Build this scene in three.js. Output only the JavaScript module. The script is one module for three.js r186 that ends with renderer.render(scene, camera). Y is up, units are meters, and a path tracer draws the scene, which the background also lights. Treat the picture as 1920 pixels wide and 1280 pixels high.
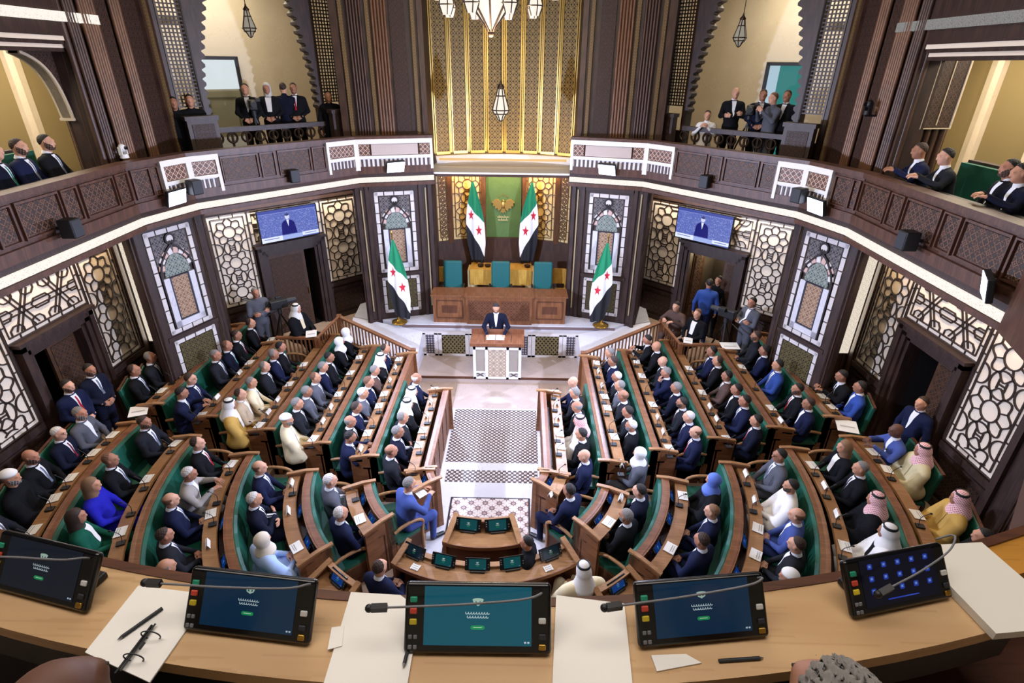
import * as THREE from 'three';
import { mergeGeometries } from 'three/addons/utils/BufferGeometryUtils.js';
import { RoundedBoxGeometry } from 'three/addons/geometries/RoundedBoxGeometry.js';
import { MarchingCubes } from 'three/addons/objects/MarchingCubes.js';
import { RectAreaLightUniformsLib } from 'three/addons/lights/RectAreaLightUniformsLib.js';

RectAreaLightUniformsLib.init();
const scene = new THREE.Scene();
scene.background = new THREE.Color(0x000000);
const renderer = new THREE.WebGLRenderer();
renderer.toneMapping = THREE.LinearToneMapping;
renderer.toneMappingExposure = 0.88;
renderer.shadowMap.enabled = true;

// The hall: y is up, the floor of the aisle is y = 0, D is the distance down the hall from the camera (z = -D), x is to the right of the aisle's centre line.
const V = (x, y, D) => new THREE.Vector3(x, y, -D);
const camera = new THREE.PerspectiveCamera(63.69, 1.5, 0.05, 100);
{
  const ya = -0.01488, pi = 0.4677, ro = 0.01057, c = Math.cos, s = Math.sin, up = new THREE.Vector3(0, 1, 0);
  const fwd = new THREE.Vector3(s(ya), 0, -c(ya)), right = new THREE.Vector3(c(ya), 0, s(ya));
  const F = fwd.clone().multiplyScalar(c(pi)).addScaledVector(up, -s(pi)), U = up.clone().multiplyScalar(c(pi)).addScaledVector(fwd, s(pi));
  const R2 = right.clone().multiplyScalar(c(ro)).addScaledVector(U, s(ro)), U2 = U.clone().multiplyScalar(c(ro)).addScaledVector(right, -s(ro));
  camera.position.set(0.493, 7, 0);
  camera.quaternion.setFromRotationMatrix(new THREE.Matrix4().makeBasis(R2, U2, F.clone().negate()));
}

// ---------- lights: ceiling panels over the hall, under-balcony washers, gallery lamps (their fittings are built with them further down)
const LIGHT = {
  ceiling: .58, ceilingColor: 0xfff4ea, near: 5,       // dome panels
  washer: 75, washerColor: 0xffe3bd,           // strips above the lattice walls
  gallery: 13, galleryColor: 0xfff0d8,         // alcoves behind the upper arches
  flood: 175, floodColor: 0xcdd9ff,           // six flood lamps on the cornice
  apse: 75, apseColor: 0xffcf87,
};
// ---------- helpers
let seedState = 12345;
const rnd = () => { seedState = (seedState + 0x6d2b79f5) | 0; let t = Math.imul(seedState ^ (seedState >>> 15), 1 | seedState); t = (t + Math.imul(t ^ (t >>> 7), 61 | t)) ^ t; return ((t ^ (t >>> 14)) >>> 0) / 4294967296; };
const rr = (a, b) => a + (b - a) * rnd();
const used = new Map();
function numbered(name) { const n = used.get(name) ?? 0; used.set(name, n + 1); return n ? name + '_' + String(n).padStart(3, '0') : name; }
function tag(o, label, category, group, kind) { if (label) o.userData.label = label; if (category) o.userData.category = category; if (group) o.userData.group = group; if (kind) o.userData.kind = kind; return o; }
function thing(name, label, category, pos, turn = 0, group) { const g = new THREE.Group(); g.name = numbered(name); if (pos) g.position.copy(pos); g.rotation.y = turn; scene.add(g); return tag(g, label, category, group); }
function struct(name, label, category = 'structure') { const g = new THREE.Group(); g.name = numbered(name); scene.add(g); return tag(g, label, category, null, 'structure'); }
// a Group whose x runs from P0 to P1 (left to right seen from the hall), y up, z towards the hall
function facet(parent, name, P0, P1) {
  const g = new THREE.Group(); g.name = name; (parent ?? scene).add(g);
  const x = P1.clone().sub(P0).setY(0).normalize(), y = new THREE.Vector3(0, 1, 0), z = x.clone().cross(y);
  g.position.copy(P0); g.quaternion.setFromRotationMatrix(new THREE.Matrix4().makeBasis(x, y, z));
  g.userData.len = P0.distanceTo(P1);
  return g;
}
function boxUV(g, rot) {
  const p = g.attributes.position, n = g.attributes.normal, uv = new Float32Array(p.count * 2);
  for (let i = 0; i < p.count; i += 3) {
    const ax = Math.abs(n.getX(i) + n.getX(i + 1) + n.getX(i + 2)), ay = Math.abs(n.getY(i) + n.getY(i + 1) + n.getY(i + 2)), az = Math.abs(n.getZ(i) + n.getZ(i + 1) + n.getZ(i + 2));
    for (let k = i; k < i + 3; k++) {
      const x = p.getX(k), y = p.getY(k), z = p.getZ(k);
      let u, v;
      if (ay >= ax && ay >= az) { u = x; v = z; } else if (ax >= az) { u = z; v = y; } else { u = x; v = y; }
      uv[k * 2] = rot ? v : u; uv[k * 2 + 1] = rot ? u : v;
    }
  }
  g.setAttribute('uv', new THREE.BufferAttribute(uv, 2));
}
const M4 = (x, y, z, rx = 0, ry = 0, rz = 0, sx = 1, sy = 1, sz = 1) => new THREE.Matrix4().compose(new THREE.Vector3(x, y, z), new THREE.Quaternion().setFromEuler(new THREE.Euler(rx, ry, rz, 'YXZ')), new THREE.Vector3(sx, sy, sz));
class MB {
  constructor(opt = {}) { this.list = []; this.opt = opt; }
  add(g, m) { g = g.index ? g.toNonIndexed() : g.clone(); if (m) g.applyMatrix4(m); for (const k of Object.keys(g.attributes)) if (!['position', 'normal', 'uv'].includes(k)) g.deleteAttribute(k); if (!g.attributes.normal) g.computeVertexNormals(); if (!g.attributes.uv) g.setAttribute('uv', new THREE.BufferAttribute(new Float32Array(g.attributes.position.count * 2), 2)); this.list.push(g); return this; }
  // box given by its centre
  box(w, h, d, x = 0, y = 0, z = 0, rx = 0, ry = 0, rz = 0) { return this.add(new THREE.BoxGeometry(w, h, d), M4(x, y, z, rx, ry, rz)); }
  rbox(w, h, d, r, x = 0, y = 0, z = 0, rx = 0, ry = 0, rz = 0) { return this.add(new RoundedBoxGeometry(w, h, d, 2, r), M4(x, y, z, rx, ry, rz)); }
  // box by extents
  ext(x0, x1, y0, y1, z0, z1) { return this.box(x1 - x0, y1 - y0, z1 - z0, (x0 + x1) / 2, (y0 + y1) / 2, (z0 + z1) / 2); }
  bar(a, b, w, h) { const d = b.clone().sub(a), L = d.length(); const q = new THREE.Quaternion().setFromUnitVectors(new THREE.Vector3(0, 0, 1), d.normalize()); return this.add(new THREE.BoxGeometry(w, h, L), new THREE.Matrix4().compose(a.clone().add(b).multiplyScalar(.5), q, new THREE.Vector3(1, 1, 1))); }
  cyl(r0, r1, h, x, y, z, seg = 12, rx = 0, rz = 0) { return this.add(new THREE.CylinderGeometry(r1, r0, h, seg), M4(x, y, z, rx, 0, rz)); }
  sph(r, x, y, z, sx = 1, sy = 1, sz = 1, a = 12, b = 8) { return this.add(new THREE.SphereGeometry(r, a, b), M4(x, y, z, 0, 0, 0, sx, sy, sz)); }
  torus(R, r, x, y, z, rx = 0, ry = 0, a = 6, b = 20) { return this.add(new THREE.TorusGeometry(R, r, a, b), M4(x, y, z, rx, ry)); }
  tube(pts, r, seg = 12, rad = 6) { return this.add(new THREE.TubeGeometry(new THREE.CatmullRomCurve3(pts), seg, r, rad)); }
  lathe(prof, x = 0, y = 0, z = 0, seg = 16) { return this.add(new THREE.LatheGeometry(prof.map(([r, h]) => new THREE.Vector2(r, h)), seg), M4(x, y, z)); }
  ext2(shape, depth, m, bevel = 0) { return this.add(new THREE.ExtrudeGeometry(shape, { depth, bevelEnabled: bevel > 0, bevelSize: bevel, bevelThickness: bevel, bevelSegments: 1, curveSegments: 10 }), m); }
  strip(pts, w, z0, z1, closed = false) { return this.add(stripGeo(pts, w, z0, z1, closed)); }
  geo() { const g = mergeGeometries(this.list); if (!this.opt.keepUV) boxUV(g, this.opt.rot); return g; }
  build(name, mat, parent) { const m = new THREE.Mesh(this.geo(), mat); m.name = parent ? name : numbered(name); m.castShadow = m.receiveShadow = true; (parent ?? scene).add(m); return m; }
}
// a flat bar that follows a 2D line, w wide, from z0 to z1 (front and both sides)
function stripGeo(pts, w, z0, z1, closed) {
  const n = pts.length, L = [], Rr = [];
  for (let i = 0; i < n; i++) {
    const a = pts[closed ? (i + n - 1) % n : Math.max(0, i - 1)], b = pts[closed ? (i + 1) % n : Math.min(n - 1, i + 1)];
    let tx = b[0] - a[0], ty = b[1] - a[1]; const l = Math.hypot(tx, ty) || 1; tx /= l; ty /= l;
    L.push([pts[i][0] - ty * w / 2, pts[i][1] + tx * w / 2]); Rr.push([pts[i][0] + ty * w / 2, pts[i][1] - tx * w / 2]);
  }
  const pos = [], quad = (a, b, c, d) => pos.push(...a, ...b, ...c, ...a, ...c, ...d);
  const m = closed ? n : n - 1;
  for (let i = 0; i < m; i++) {
    const j = (i + 1) % n, l0 = L[i], l1 = L[j], r0 = Rr[i], r1 = Rr[j];
    quad([...r0, z1], [...r1, z1], [...l1, z1], [...l0, z1]);
    quad([...l0, z0], [...l0, z1], [...l1, z1], [...l1, z0]);
    quad([...r0, z1], [...r0, z0], [...r1, z0], [...r1, z1]);
  }
  const g = new THREE.BufferGeometry(); g.setAttribute('position', new THREE.BufferAttribute(new Float32Array(pos), 3)); g.computeVertexNormals(); return g;
}
const circ = (cx, cy, r, a0 = 0, a1 = Math.PI * 2, n = 24) => Array.from({ length: n + (a1 - a0 >= 6.28 ? 0 : 1) }, (_, i) => { const a = a0 + (a1 - a0) * i / n; return [cx + r * Math.cos(a), cy + r * Math.sin(a)]; });
// sweep a closed profile [[r, y], ...] along frames {x, D, nx, nD} (n points outwards)
function sweep(prof, frames, caps = true) {
  const pos = [], P = (f, [r, y]) => [f.x + f.nx * r, y, -(f.D + f.nD * r)], tri = (a, b, c) => pos.push(...a, ...b, ...c), n = prof.length;
  for (let i = 0; i + 1 < frames.length; i++) for (let k = 0; k < n; k++) {
    const a = P(frames[i], prof[k]), b = P(frames[i], prof[(k + 1) % n]), c = P(frames[i + 1], prof[(k + 1) % n]), d = P(frames[i + 1], prof[k]);
    tri(a, b, c); tri(a, c, d);
  }
  if (caps) { const t = THREE.ShapeUtils.triangulateShape(prof.map(([r, y]) => new THREE.Vector2(r, y)), []); const f0 = frames[0], f1 = frames[frames.length - 1]; for (const [a, b, c] of t) { tri(P(f0, prof[a]), P(f0, prof[b]), P(f0, prof[c])); tri(P(f1, prof[a]), P(f1, prof[c]), P(f1, prof[b])); } }
  const g = new THREE.BufferGeometry(); g.setAttribute('position', new THREE.BufferAttribute(new Float32Array(pos), 3)); g.computeVertexNormals(); return g;
}
function emit(color, k) { return new THREE.MeshStandardMaterial({ color: 0x000000, emissive: new THREE.Color(color), emissiveIntensity: k, roughness: .6 }); }
function rectLight(color, intensity, w, h, pos, target) { const l = new THREE.RectAreaLight(color, intensity, w, h); l.position.copy(pos); l.lookAt(target); scene.add(l); return l; }

// ---------- procedural textures
function hash2(x, y) { let h = Math.imul(x | 0, 374761393) + Math.imul(y | 0, 668265263); h = Math.imul(h ^ (h >>> 13), 1274126177); return ((h ^ (h >>> 16)) >>> 0) / 4294967296; }
function vnoise(x, y, px, py) { const xi = Math.floor(x), yi = Math.floor(y), fx = x - xi, fy = y - yi, sx = fx * fx * (3 - 2 * fx), sy = fy * fy * (3 - 2 * fy), m = (a, n) => ((a % n) + n) % n; const h = (a, b) => hash2(m(a, px), m(b, py)); return (h(xi, yi) * (1 - sx) + h(xi + 1, yi) * sx) * (1 - sy) + (h(xi, yi + 1) * (1 - sx) + h(xi + 1, yi + 1) * sx) * sy; }
function fbm(u, v, fx, fy, o = 4) { let s = 0, a = .5; for (let i = 0; i < o; i++) { s += a * vnoise(u * fx, v * fy, fx, fy); fx *= 2; fy *= 2; a *= .5; } return s; }
function dataTex(n, fn, srgb = true, rep = 1) {
  const d = new Uint8Array(n * n * 4);
  for (let y = 0; y < n; y++) for (let x = 0; x < n; x++) { const c = fn(x / n, y / n), o = (y * n + x) * 4; d[o] = c[0]; d[o + 1] = c[1]; d[o + 2] = c[2]; d[o + 3] = 255; }
  const t = new THREE.DataTexture(d, n, n); t.wrapS = t.wrapT = THREE.RepeatWrapping; t.magFilter = THREE.LinearFilter; if (srgb) t.colorSpace = THREE.SRGBColorSpace; t.repeat.set(rep, rep); t.needsUpdate = true; return t;
}
const rgb = (h) => [(h >> 16) & 255, (h >> 8) & 255, h & 255], lerp3 = (a, b, t) => [0, 1, 2].map((i) => a[i] + (b[i] - a[i]) * Math.min(1, Math.max(0, t)));
const woodTex = (a, b, c) => dataTex(256, (u, v) => { const g = fbm(u, v, 24, 2, 4), w = fbm(u + .3, v, 6, 2, 3), f = vnoise(u * 128, v * 6, 128, 6); const t = g * 1.1 + w * .4 - .35; const col = lerp3(rgb(a), rgb(b), t); return lerp3(col, rgb(c), f > .8 ? .4 : 0); });
function wood(a, b, c, o = {}) { const t = woodTex(a, b, c); t.repeat.set(1 / (o.size ?? .6), 1 / (o.size ?? .6)); return new THREE.MeshStandardMaterial({ map: t, roughness: o.rough ?? .45, ...(o.extra ?? {}) }); }
function canvasTex(w, h, draw, srgb = true) { const c = document.createElement('canvas'); c.width = w; c.height = h; draw(c.getContext('2d'), w, h); const t = new THREE.CanvasTexture(c); if (srgb) t.colorSpace = THREE.SRGBColorSpace; t.wrapS = t.wrapT = THREE.RepeatWrapping; t.anisotropy = 8; return t; }
const plain = (c, rough = .7, o = {}) => new THREE.MeshStandardMaterial({ color: new THREE.Color(c), roughness: rough, ...o });
// interlaced carved pattern, 0 in the ground, 1 on the band
function arab(u, v) {
  const x = (u % 1 + 1) % 1 * 2 - 1, y = (v % 1 + 1) % 1 * 2 - 1, r = Math.hypot(x, y), a = Math.atan2(y, x);
  const st = r * (1 + .28 * Math.cos(a * 8)), d1 = Math.abs(st - .62), d2 = Math.abs(r - .3 - .06 * Math.cos(a * 4)), xc = 1 - Math.abs(x), yc = 1 - Math.abs(y), r2 = Math.hypot(xc, yc), d3 = Math.abs(r2 - .42 - .08 * Math.cos(4 * Math.atan2(yc, xc)));
  return Math.min(d1, d2, d3, r < .12 ? 0 : 1) < .085 ? 1 : 0;
}
const arabTex = (ground, band, noise = 14) => dataTex(256, (u, v) => { let s = 0; for (const [a, b] of [[0, 0], [.002, .002], [.002, 0], [0, .002]]) s += arab(u * 2 + a, v * 2 + b) / 4; const c = lerp3(rgb(ground), rgb(band), s); const n = (hash2(u * 256, v * 256) - .5) * noise; return c.map((k) => Math.max(0, Math.min(255, k + n))); });
const arabBump = dataTex(256, (u, v) => { const s = arab(u * 2, v * 2) * 255; return [s, s, s]; }, false);
function carved(ground, band, size, rough, depth = .008, o = {}) { const t = arabTex(ground, band), b = arabBump.clone(); t.repeat.set(1 / size, 1 / size); b.repeat.set(1 / size, 1 / size); return new THREE.MeshStandardMaterial({ map: t, bumpMap: b, bumpScale: depth, roughness: rough, ...o }); }
const marbleTex = (a, b) => dataTex(256, (u, v) => { const n = fbm(u, v, 4, 4, 5), w = Math.abs(fbm(u + n * .2, v + n * .3, 3, 3, 4) - .47); return lerp3(lerp3(rgb(a), rgb(b), n * .7), rgb(b), w < .012 ? .6 : 0); });
const fabricTex = (a, b) => dataTex(128, (u, v) => lerp3(rgb(a), rgb(b), hash2(u * 128, v * 128) * .6 + fbm(u, v, 8, 8, 3) * .5));

const MAT = {
  wallWood: wood(0x2a1c18, 0x493229, 0x1a110e, { rough: .5 }),
  pillarWood: wood(0x38251c, 0x55392a, 0x20140e, { rough: .45 }),
  pillarLight: wood(0x5b3d28, 0x83593a, 0x3a2517, { rough: .42 }),
  benchWood: wood(0x6d4428, 0x946240, 0x4a2c19, { rough: .42 }),
  benchDark: wood(0x4a2a1a, 0x6b402a, 0x301a10, { rough: .45 }),
  railRed: wood(0x6d412c, 0x8d5e40, 0x4a281a, { rough: .35 }),
  deskWood: wood(0x8d643f, 0xab8056, 0x6e4a2c, { rough: .4 }),
  oak: wood(0xb8946a, 0xcdab80, 0xa8845a, { rough: .42, size: 1.1 }),
  orangeOak: wood(0xb07a2e, 0xc8913f, 0x8f5f22, { rough: .42, size: 1.1 }),
  goldWood: wood(0xb98d3c, 0xd8ae58, 0x8f6b28, { rough: .35 }),
  darkPanel: carved(0x241713, 0x54382b, .3, .55, .01),
  parapetPanel: carved(0x2a1a13, 0x72503d, .4, .5, .012),
  benchCarved: carved(0x4d2c1a, 0x7e5031, .3, .5, .006),
  cream: new THREE.MeshStandardMaterial({ map: marbleTex(0xe6d9c6, 0xd9c7ae), roughness: .8 }),
  creamWall: new THREE.MeshStandardMaterial({ map: marbleTex(0xdcd1ba, 0xd0c3a8), roughness: .85 }),
  khakiWall: plain(0x8a7a52, .85),
  latticeWood: plain(0x2a1c12, .5),
  white: plain(0xdedbd8, .55),
  stone: new THREE.MeshStandardMaterial({ map: marbleTex(0xd8d3d0, 0xbdb5b4), roughness: .35 }),
  marble: new THREE.MeshStandardMaterial({ map: marbleTex(0xd6d5da, 0xbdbcc6), roughness: .22 }),
  carpet: new THREE.MeshStandardMaterial({ map: fabricTex(0x8f7a69, 0xb39c88), roughness: .95 }),
  stepStone: new THREE.MeshStandardMaterial({ map: marbleTex(0xb9a79c, 0xa4938a), roughness: .5 }),
  leather: new THREE.MeshStandardMaterial({ map: fabricTex(0x0c4637, 0x165a47), roughness: .5 }),
  teal: plain(0x0e5a5a, .6),
  gold: new THREE.MeshStandardMaterial({ color: new THREE.Color(0xc4a45c), roughness: .34, metalness: .75 }),
  goldPanel: carved(0x3a2e18, 0xb9a066, .3, .5, .006, { metalness: .1 }),
  goldBack: new THREE.MeshStandardMaterial({ map: marbleTex(0xe8cf95, 0xd9b972), roughness: .6 }),
  bronze: new THREE.MeshStandardMaterial({ color: new THREE.Color(0x3a2a1e), roughness: .4, metalness: .6 }),
  brass: new THREE.MeshStandardMaterial({ color: new THREE.Color(0xb08a3c), roughness: .3, metalness: .9 }),
  black: plain(0x0d0e11, .5), blackGloss: plain(0x0a0b0d, .22), charcoal: plain(0x23252b, .6), grey: plain(0x6c6d72, .6),
  paper: plain(0xe4e2dd, .85), paperWarm: plain(0xd8d4ca, .85),
  chrome: new THREE.MeshStandardMaterial({ color: new THREE.Color(0x9a9a9a), roughness: .3, metalness: .9 }),
};
// ---------- floors
const shapeFrom = (pts) => new THREE.Shape(pts.map(([x, D]) => new THREE.Vector2(x, D)));
function slab(mb, outer, y0, y1, holes = []) { const s = shapeFrom(outer); for (const h of holes) s.holes.push(new THREE.Path(h.map(([x, D]) => new THREE.Vector2(x, D)))); return mb.add(new THREE.ExtrudeGeometry(s, { depth: y1 - y0, bevelEnabled: false }), new THREE.Matrix4().makeRotationX(-Math.PI / 2).premultiply(new THREE.Matrix4().makeTranslation(0, y0, 0))); }
const AC = 7.4;                                     // centre of the curved rows on the axis
const ROW = [1.0, 2.0, 2.93, 3.98, 5.05, 6.08];     // backs of the rows, from the aisle outwards
const TIER = [0, 0, 0, .12, .27, .42, .57];
// outline of a horseshoe of radius R: straight sides down the hall, a half circle on the camera's side
function horseshoe(R, Dfar = 18, n = 40) { const p = [[R, Dfar]]; for (let i = 0; i <= n; i++) { const a = -Math.PI * i / n; p.push([R * Math.cos(a), AC + R * Math.sin(a)]); } p.push([-R, Dfar]); return p; }
{
  const f = struct('floor', 'beige carpet and stone floor of the chamber', 'floor');
  const m = new MB(); slab(m, [[-11, -4], [11, -4], [11, 19], [-11, 19]], -.2, 0); m.build('base_floor', MAT.carpet, f);
  const tiers = [[ROW[2] + .05, TIER[3]], [ROW[3] + .05, TIER[4]], [ROW[4] + .05, TIER[5]], [ROW[5] + .05, TIER[6]]];
  for (const [R, y] of tiers) { const t = new MB(); slab(t, [[-10.5, -3], [10.5, -3], [10.5, 18], [-10.5, 18]], 0.001, y, [horseshoe(R, 17.9)]); t.build('tier_step', MAT.carpet, f); }
  // aisle paving: a light stone bed with framed fields of small mosaic
  const bed = new MB(); bed.ext(-1.0, .98, 0, .006, -10.45, -5.0); bed.build('stone_bed', MAT.marble, f);
  const mosA = canvasTex(256, 256, (c, w) => { c.fillStyle = '#4a3d3c'; c.fillRect(0, 0, w, w); const n = 4, s = w / n; for (let i = 0; i < n; i++) for (let j = 0; j < n; j++) { const x = i * s, y = j * s; c.fillStyle = '#d9d3cf'; c.save(); c.translate(x + s / 2, y + s / 2); c.fillRect(-s * .23, -s * .23, s * .46, s * .46); c.rotate(Math.PI / 4); c.fillStyle = '#d9d3cf'; for (let k = 0; k < 4; k++) { c.rotate(Math.PI / 2); c.fillRect(s * .48, -s * .1, s * .2, s * .2); } c.restore(); c.fillStyle = '#8d6f62'; c.fillRect(x + s * .42, y + s * .42, s * .16, s * .16); } });
  mosA.repeat.set(1 / .4, 1 / .4);
  const mosMat = new THREE.MeshStandardMaterial({ map: mosA, roughness: .3 });
  const a = new MB(); a.ext(-.92, .9, .006, .01, -10.4, -8.55); a.build('mosaic_field', mosMat, f);
  const b = new MB(); b.ext(-.86, .88, .006, .01, -8.32, -7.98); b.build('mosaic_band', mosMat, f);
  const mosB = canvasTex(512, 512, (c, w) => { c.fillStyle = '#d6cbc6'; c.fillRect(0, 0, w, w); const n = 2, s = w / n; for (let i = -1; i <= n; i++) for (let j = -1; j <= n * 2; j++) { const x = (i + (j & 1 ? .5 : 0)) * s + s / 4, y = j * s / 2 + s / 4; c.save(); c.translate(x, y); for (let k = 0; k < 8; k++) { c.rotate(Math.PI / 4); c.fillStyle = k & 1 ? '#7d4f4a' : '#5f5057'; c.beginPath(); c.moveTo(0, s * .05); c.lineTo(s * .07, s * .16); c.lineTo(0, s * .27); c.lineTo(-s * .07, s * .16); c.fill(); c.fillStyle = '#8d6a61'; c.fillRect(-s * .03, s * .29, s * .06, s * .05); } c.fillStyle = '#a98f7f'; c.beginPath(); c.arc(0, 0, s * .06, 0, 7); c.fill(); c.restore(); } });
  mosB.repeat.set(1 / .5, 1 / .5);
  const r = new MB(); r.ext(-.66, .70, .006, .012, -7.55, -5.7); r.build('mosaic_carpet', new THREE.MeshStandardMaterial({ map: mosB, roughness: .3 }), f);
  const bd = new MB(); for (const [x0, x1, D0, D1] of [[-.68, .72, 7.55, 7.575], [-.69, -.66, 5.6, 7.575], [.70, .73, 5.6, 7.575]]) bd.ext(x0, x1, .006, .013, -D1, -D0); bd.build('mosaic_border', plain(0x2c2a30, .3), f);
  const sp = new MB(); sp.ext(-1.0, .98, 0, .008, -11.5, -10.45); sp.build('landing_stone', MAT.stepStone, f);
}
// ---------- dais
const DAIS = .83;
{
  const d = struct('floor', 'white marble dais with two steps below the presidium', 'dais');
  const s1 = new MB(); slab(s1, [[-2.05, 11.6], [2.05, 11.6], [2.35, 12.9], [-2.35, 12.9]], 0, .15); s1.build('low_step', MAT.stepStone, d);
  const nose = new MB(); nose.ext(-2.05, 2.05, .1, .155, -11.615, -11.59); nose.build('step_nosing', MAT.benchDark, d);
  // front block
  const fr = new MB(); slab(fr, [[-2.0, 12.72], [2.0, 12.72], [4.0, 13.55], [4.2, 16], [-4.2, 16], [-4.0, 13.55]], .15, DAIS); fr.build('platform', MAT.marble, d);
  const up = new MB(); slab(up, [[-2.55, 12.9], [2.95, 12.9], [3.5, 13.3], [3.6, 16.2], [-3.6, 16.2], [-3.5, 13.3]], DAIS, .95); up.build('upper_step', MAT.marble, d);
  const band = new MB(); band.ext(-2.56, 2.96, .85, .925, -12.91, -12.88); band.build('step_riser', plain(0x6f5b58, .5), d);
  // sloping flanks between platform and rails
  for (const s of [-1, 1]) { const g = new THREE.BufferGeometry(), P = [V(s * 2.0, DAIS + .004, 12.7), V(s * 3.95, DAIS + .1, 13.3), V(s * 3.85, .72, 12.35), V(s * 2.02, .42, 11.55)]; const o = s > 0 ? [0, 3, 2, 0, 2, 1] : [0, 1, 2, 0, 2, 3]; g.setAttribute('position', new THREE.BufferAttribute(new Float32Array(o.flatMap((i) => P[i].toArray())), 3)); g.computeVertexNormals(); const m = new MB(); m.add(g); const lo = P.map((p) => p.clone().setY(0)); const side = (a, b) => { const q = new THREE.BufferGeometry(); q.setAttribute('position', new THREE.BufferAttribute(new Float32Array([P[a], P[b], lo[b], P[a], lo[b], lo[a]].flatMap((p) => p.toArray())), 3)); q.computeVertexNormals(); m.add(q); }; side(3, 2); side(0, 3); side(2, 1); m.build('ramp_flank', MAT.marble, d); }
  // panelled front wall
  const w = new THREE.Group(); w.name = 'panelled_front'; d.add(w); w.position.copy(V(0, 0, 12.72));
  const fm = new MB(); const xs = [-1.98, -1.72, -1.32, -.62, .62, 1.32, 1.72, 1.98];
  fm.ext(-2, 2, .76, .83, 0, .05); fm.ext(-2, 2, .15, .2, 0, .05); for (const x of [-1.98, -1.66, -1.56, -.86, -.76, .76, .86, 1.56, 1.66, 1.98]) fm.ext(x - .045, x + .045, .15, .8, 0, .05);
  fm.build('stone_frame', MAT.stone, w);
  const mosC = canvasTex(128, 128, (c, n) => { c.fillStyle = '#3d3b46'; c.fillRect(0, 0, n, n); c.fillStyle = '#c9c3c0'; for (let i = 0; i < 2; i++) for (let j = 0; j < 2; j++) { c.save(); c.translate(i * 64 + 32, j * 64 + 32); c.rotate(.785); c.fillRect(-16, -16, 32, 32); c.fillStyle = '#8a4c44'; c.fillRect(-7, -7, 14, 14); c.restore(); c.fillStyle = '#c9c3c0'; } }); mosC.repeat.set(1 / .14, 1 / .14);
  const mm = new THREE.MeshStandardMaterial({ map: mosC, roughness: .35 });
  for (const [a, b] of [[-1.95, -1.68], [-.82, -.5], [.5, .82], [1.68, 1.95]]) { const q = new MB(); q.ext(a, b, .2, .76, .0, .02); q.build('mosaic_panel', mm, w); }
  for (const [a, b] of [[-1.56, -.86], [.86, 1.56]]) { const q = new MB(); q.ext(a, b, .2, .76, -.02, .01); q.build('grille_back', plain(0x2a281c, .7), w); const l = new MB(); for (let i = -3; i < 12; i++) for (const s of [-1, 1]) { const x0 = a + i * .1; const clip = []; for (let k = 0; k <= 6; k++) { const y = .2 + .56 * k / 6, x = s > 0 ? x0 + (y - .2) * .8 : x0 + .45 - (y - .2) * .8; if (x >= a && x <= b) clip.push([x, y]); } if (clip.length > 1) l.strip(clip, .022, .01, .03); } l.build('grille_lattice', plain(0x8a7a50, .5), w); }
}
// ---------- wall parts
const PAN = { y0: 1.70, y1: 3.89 };
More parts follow.
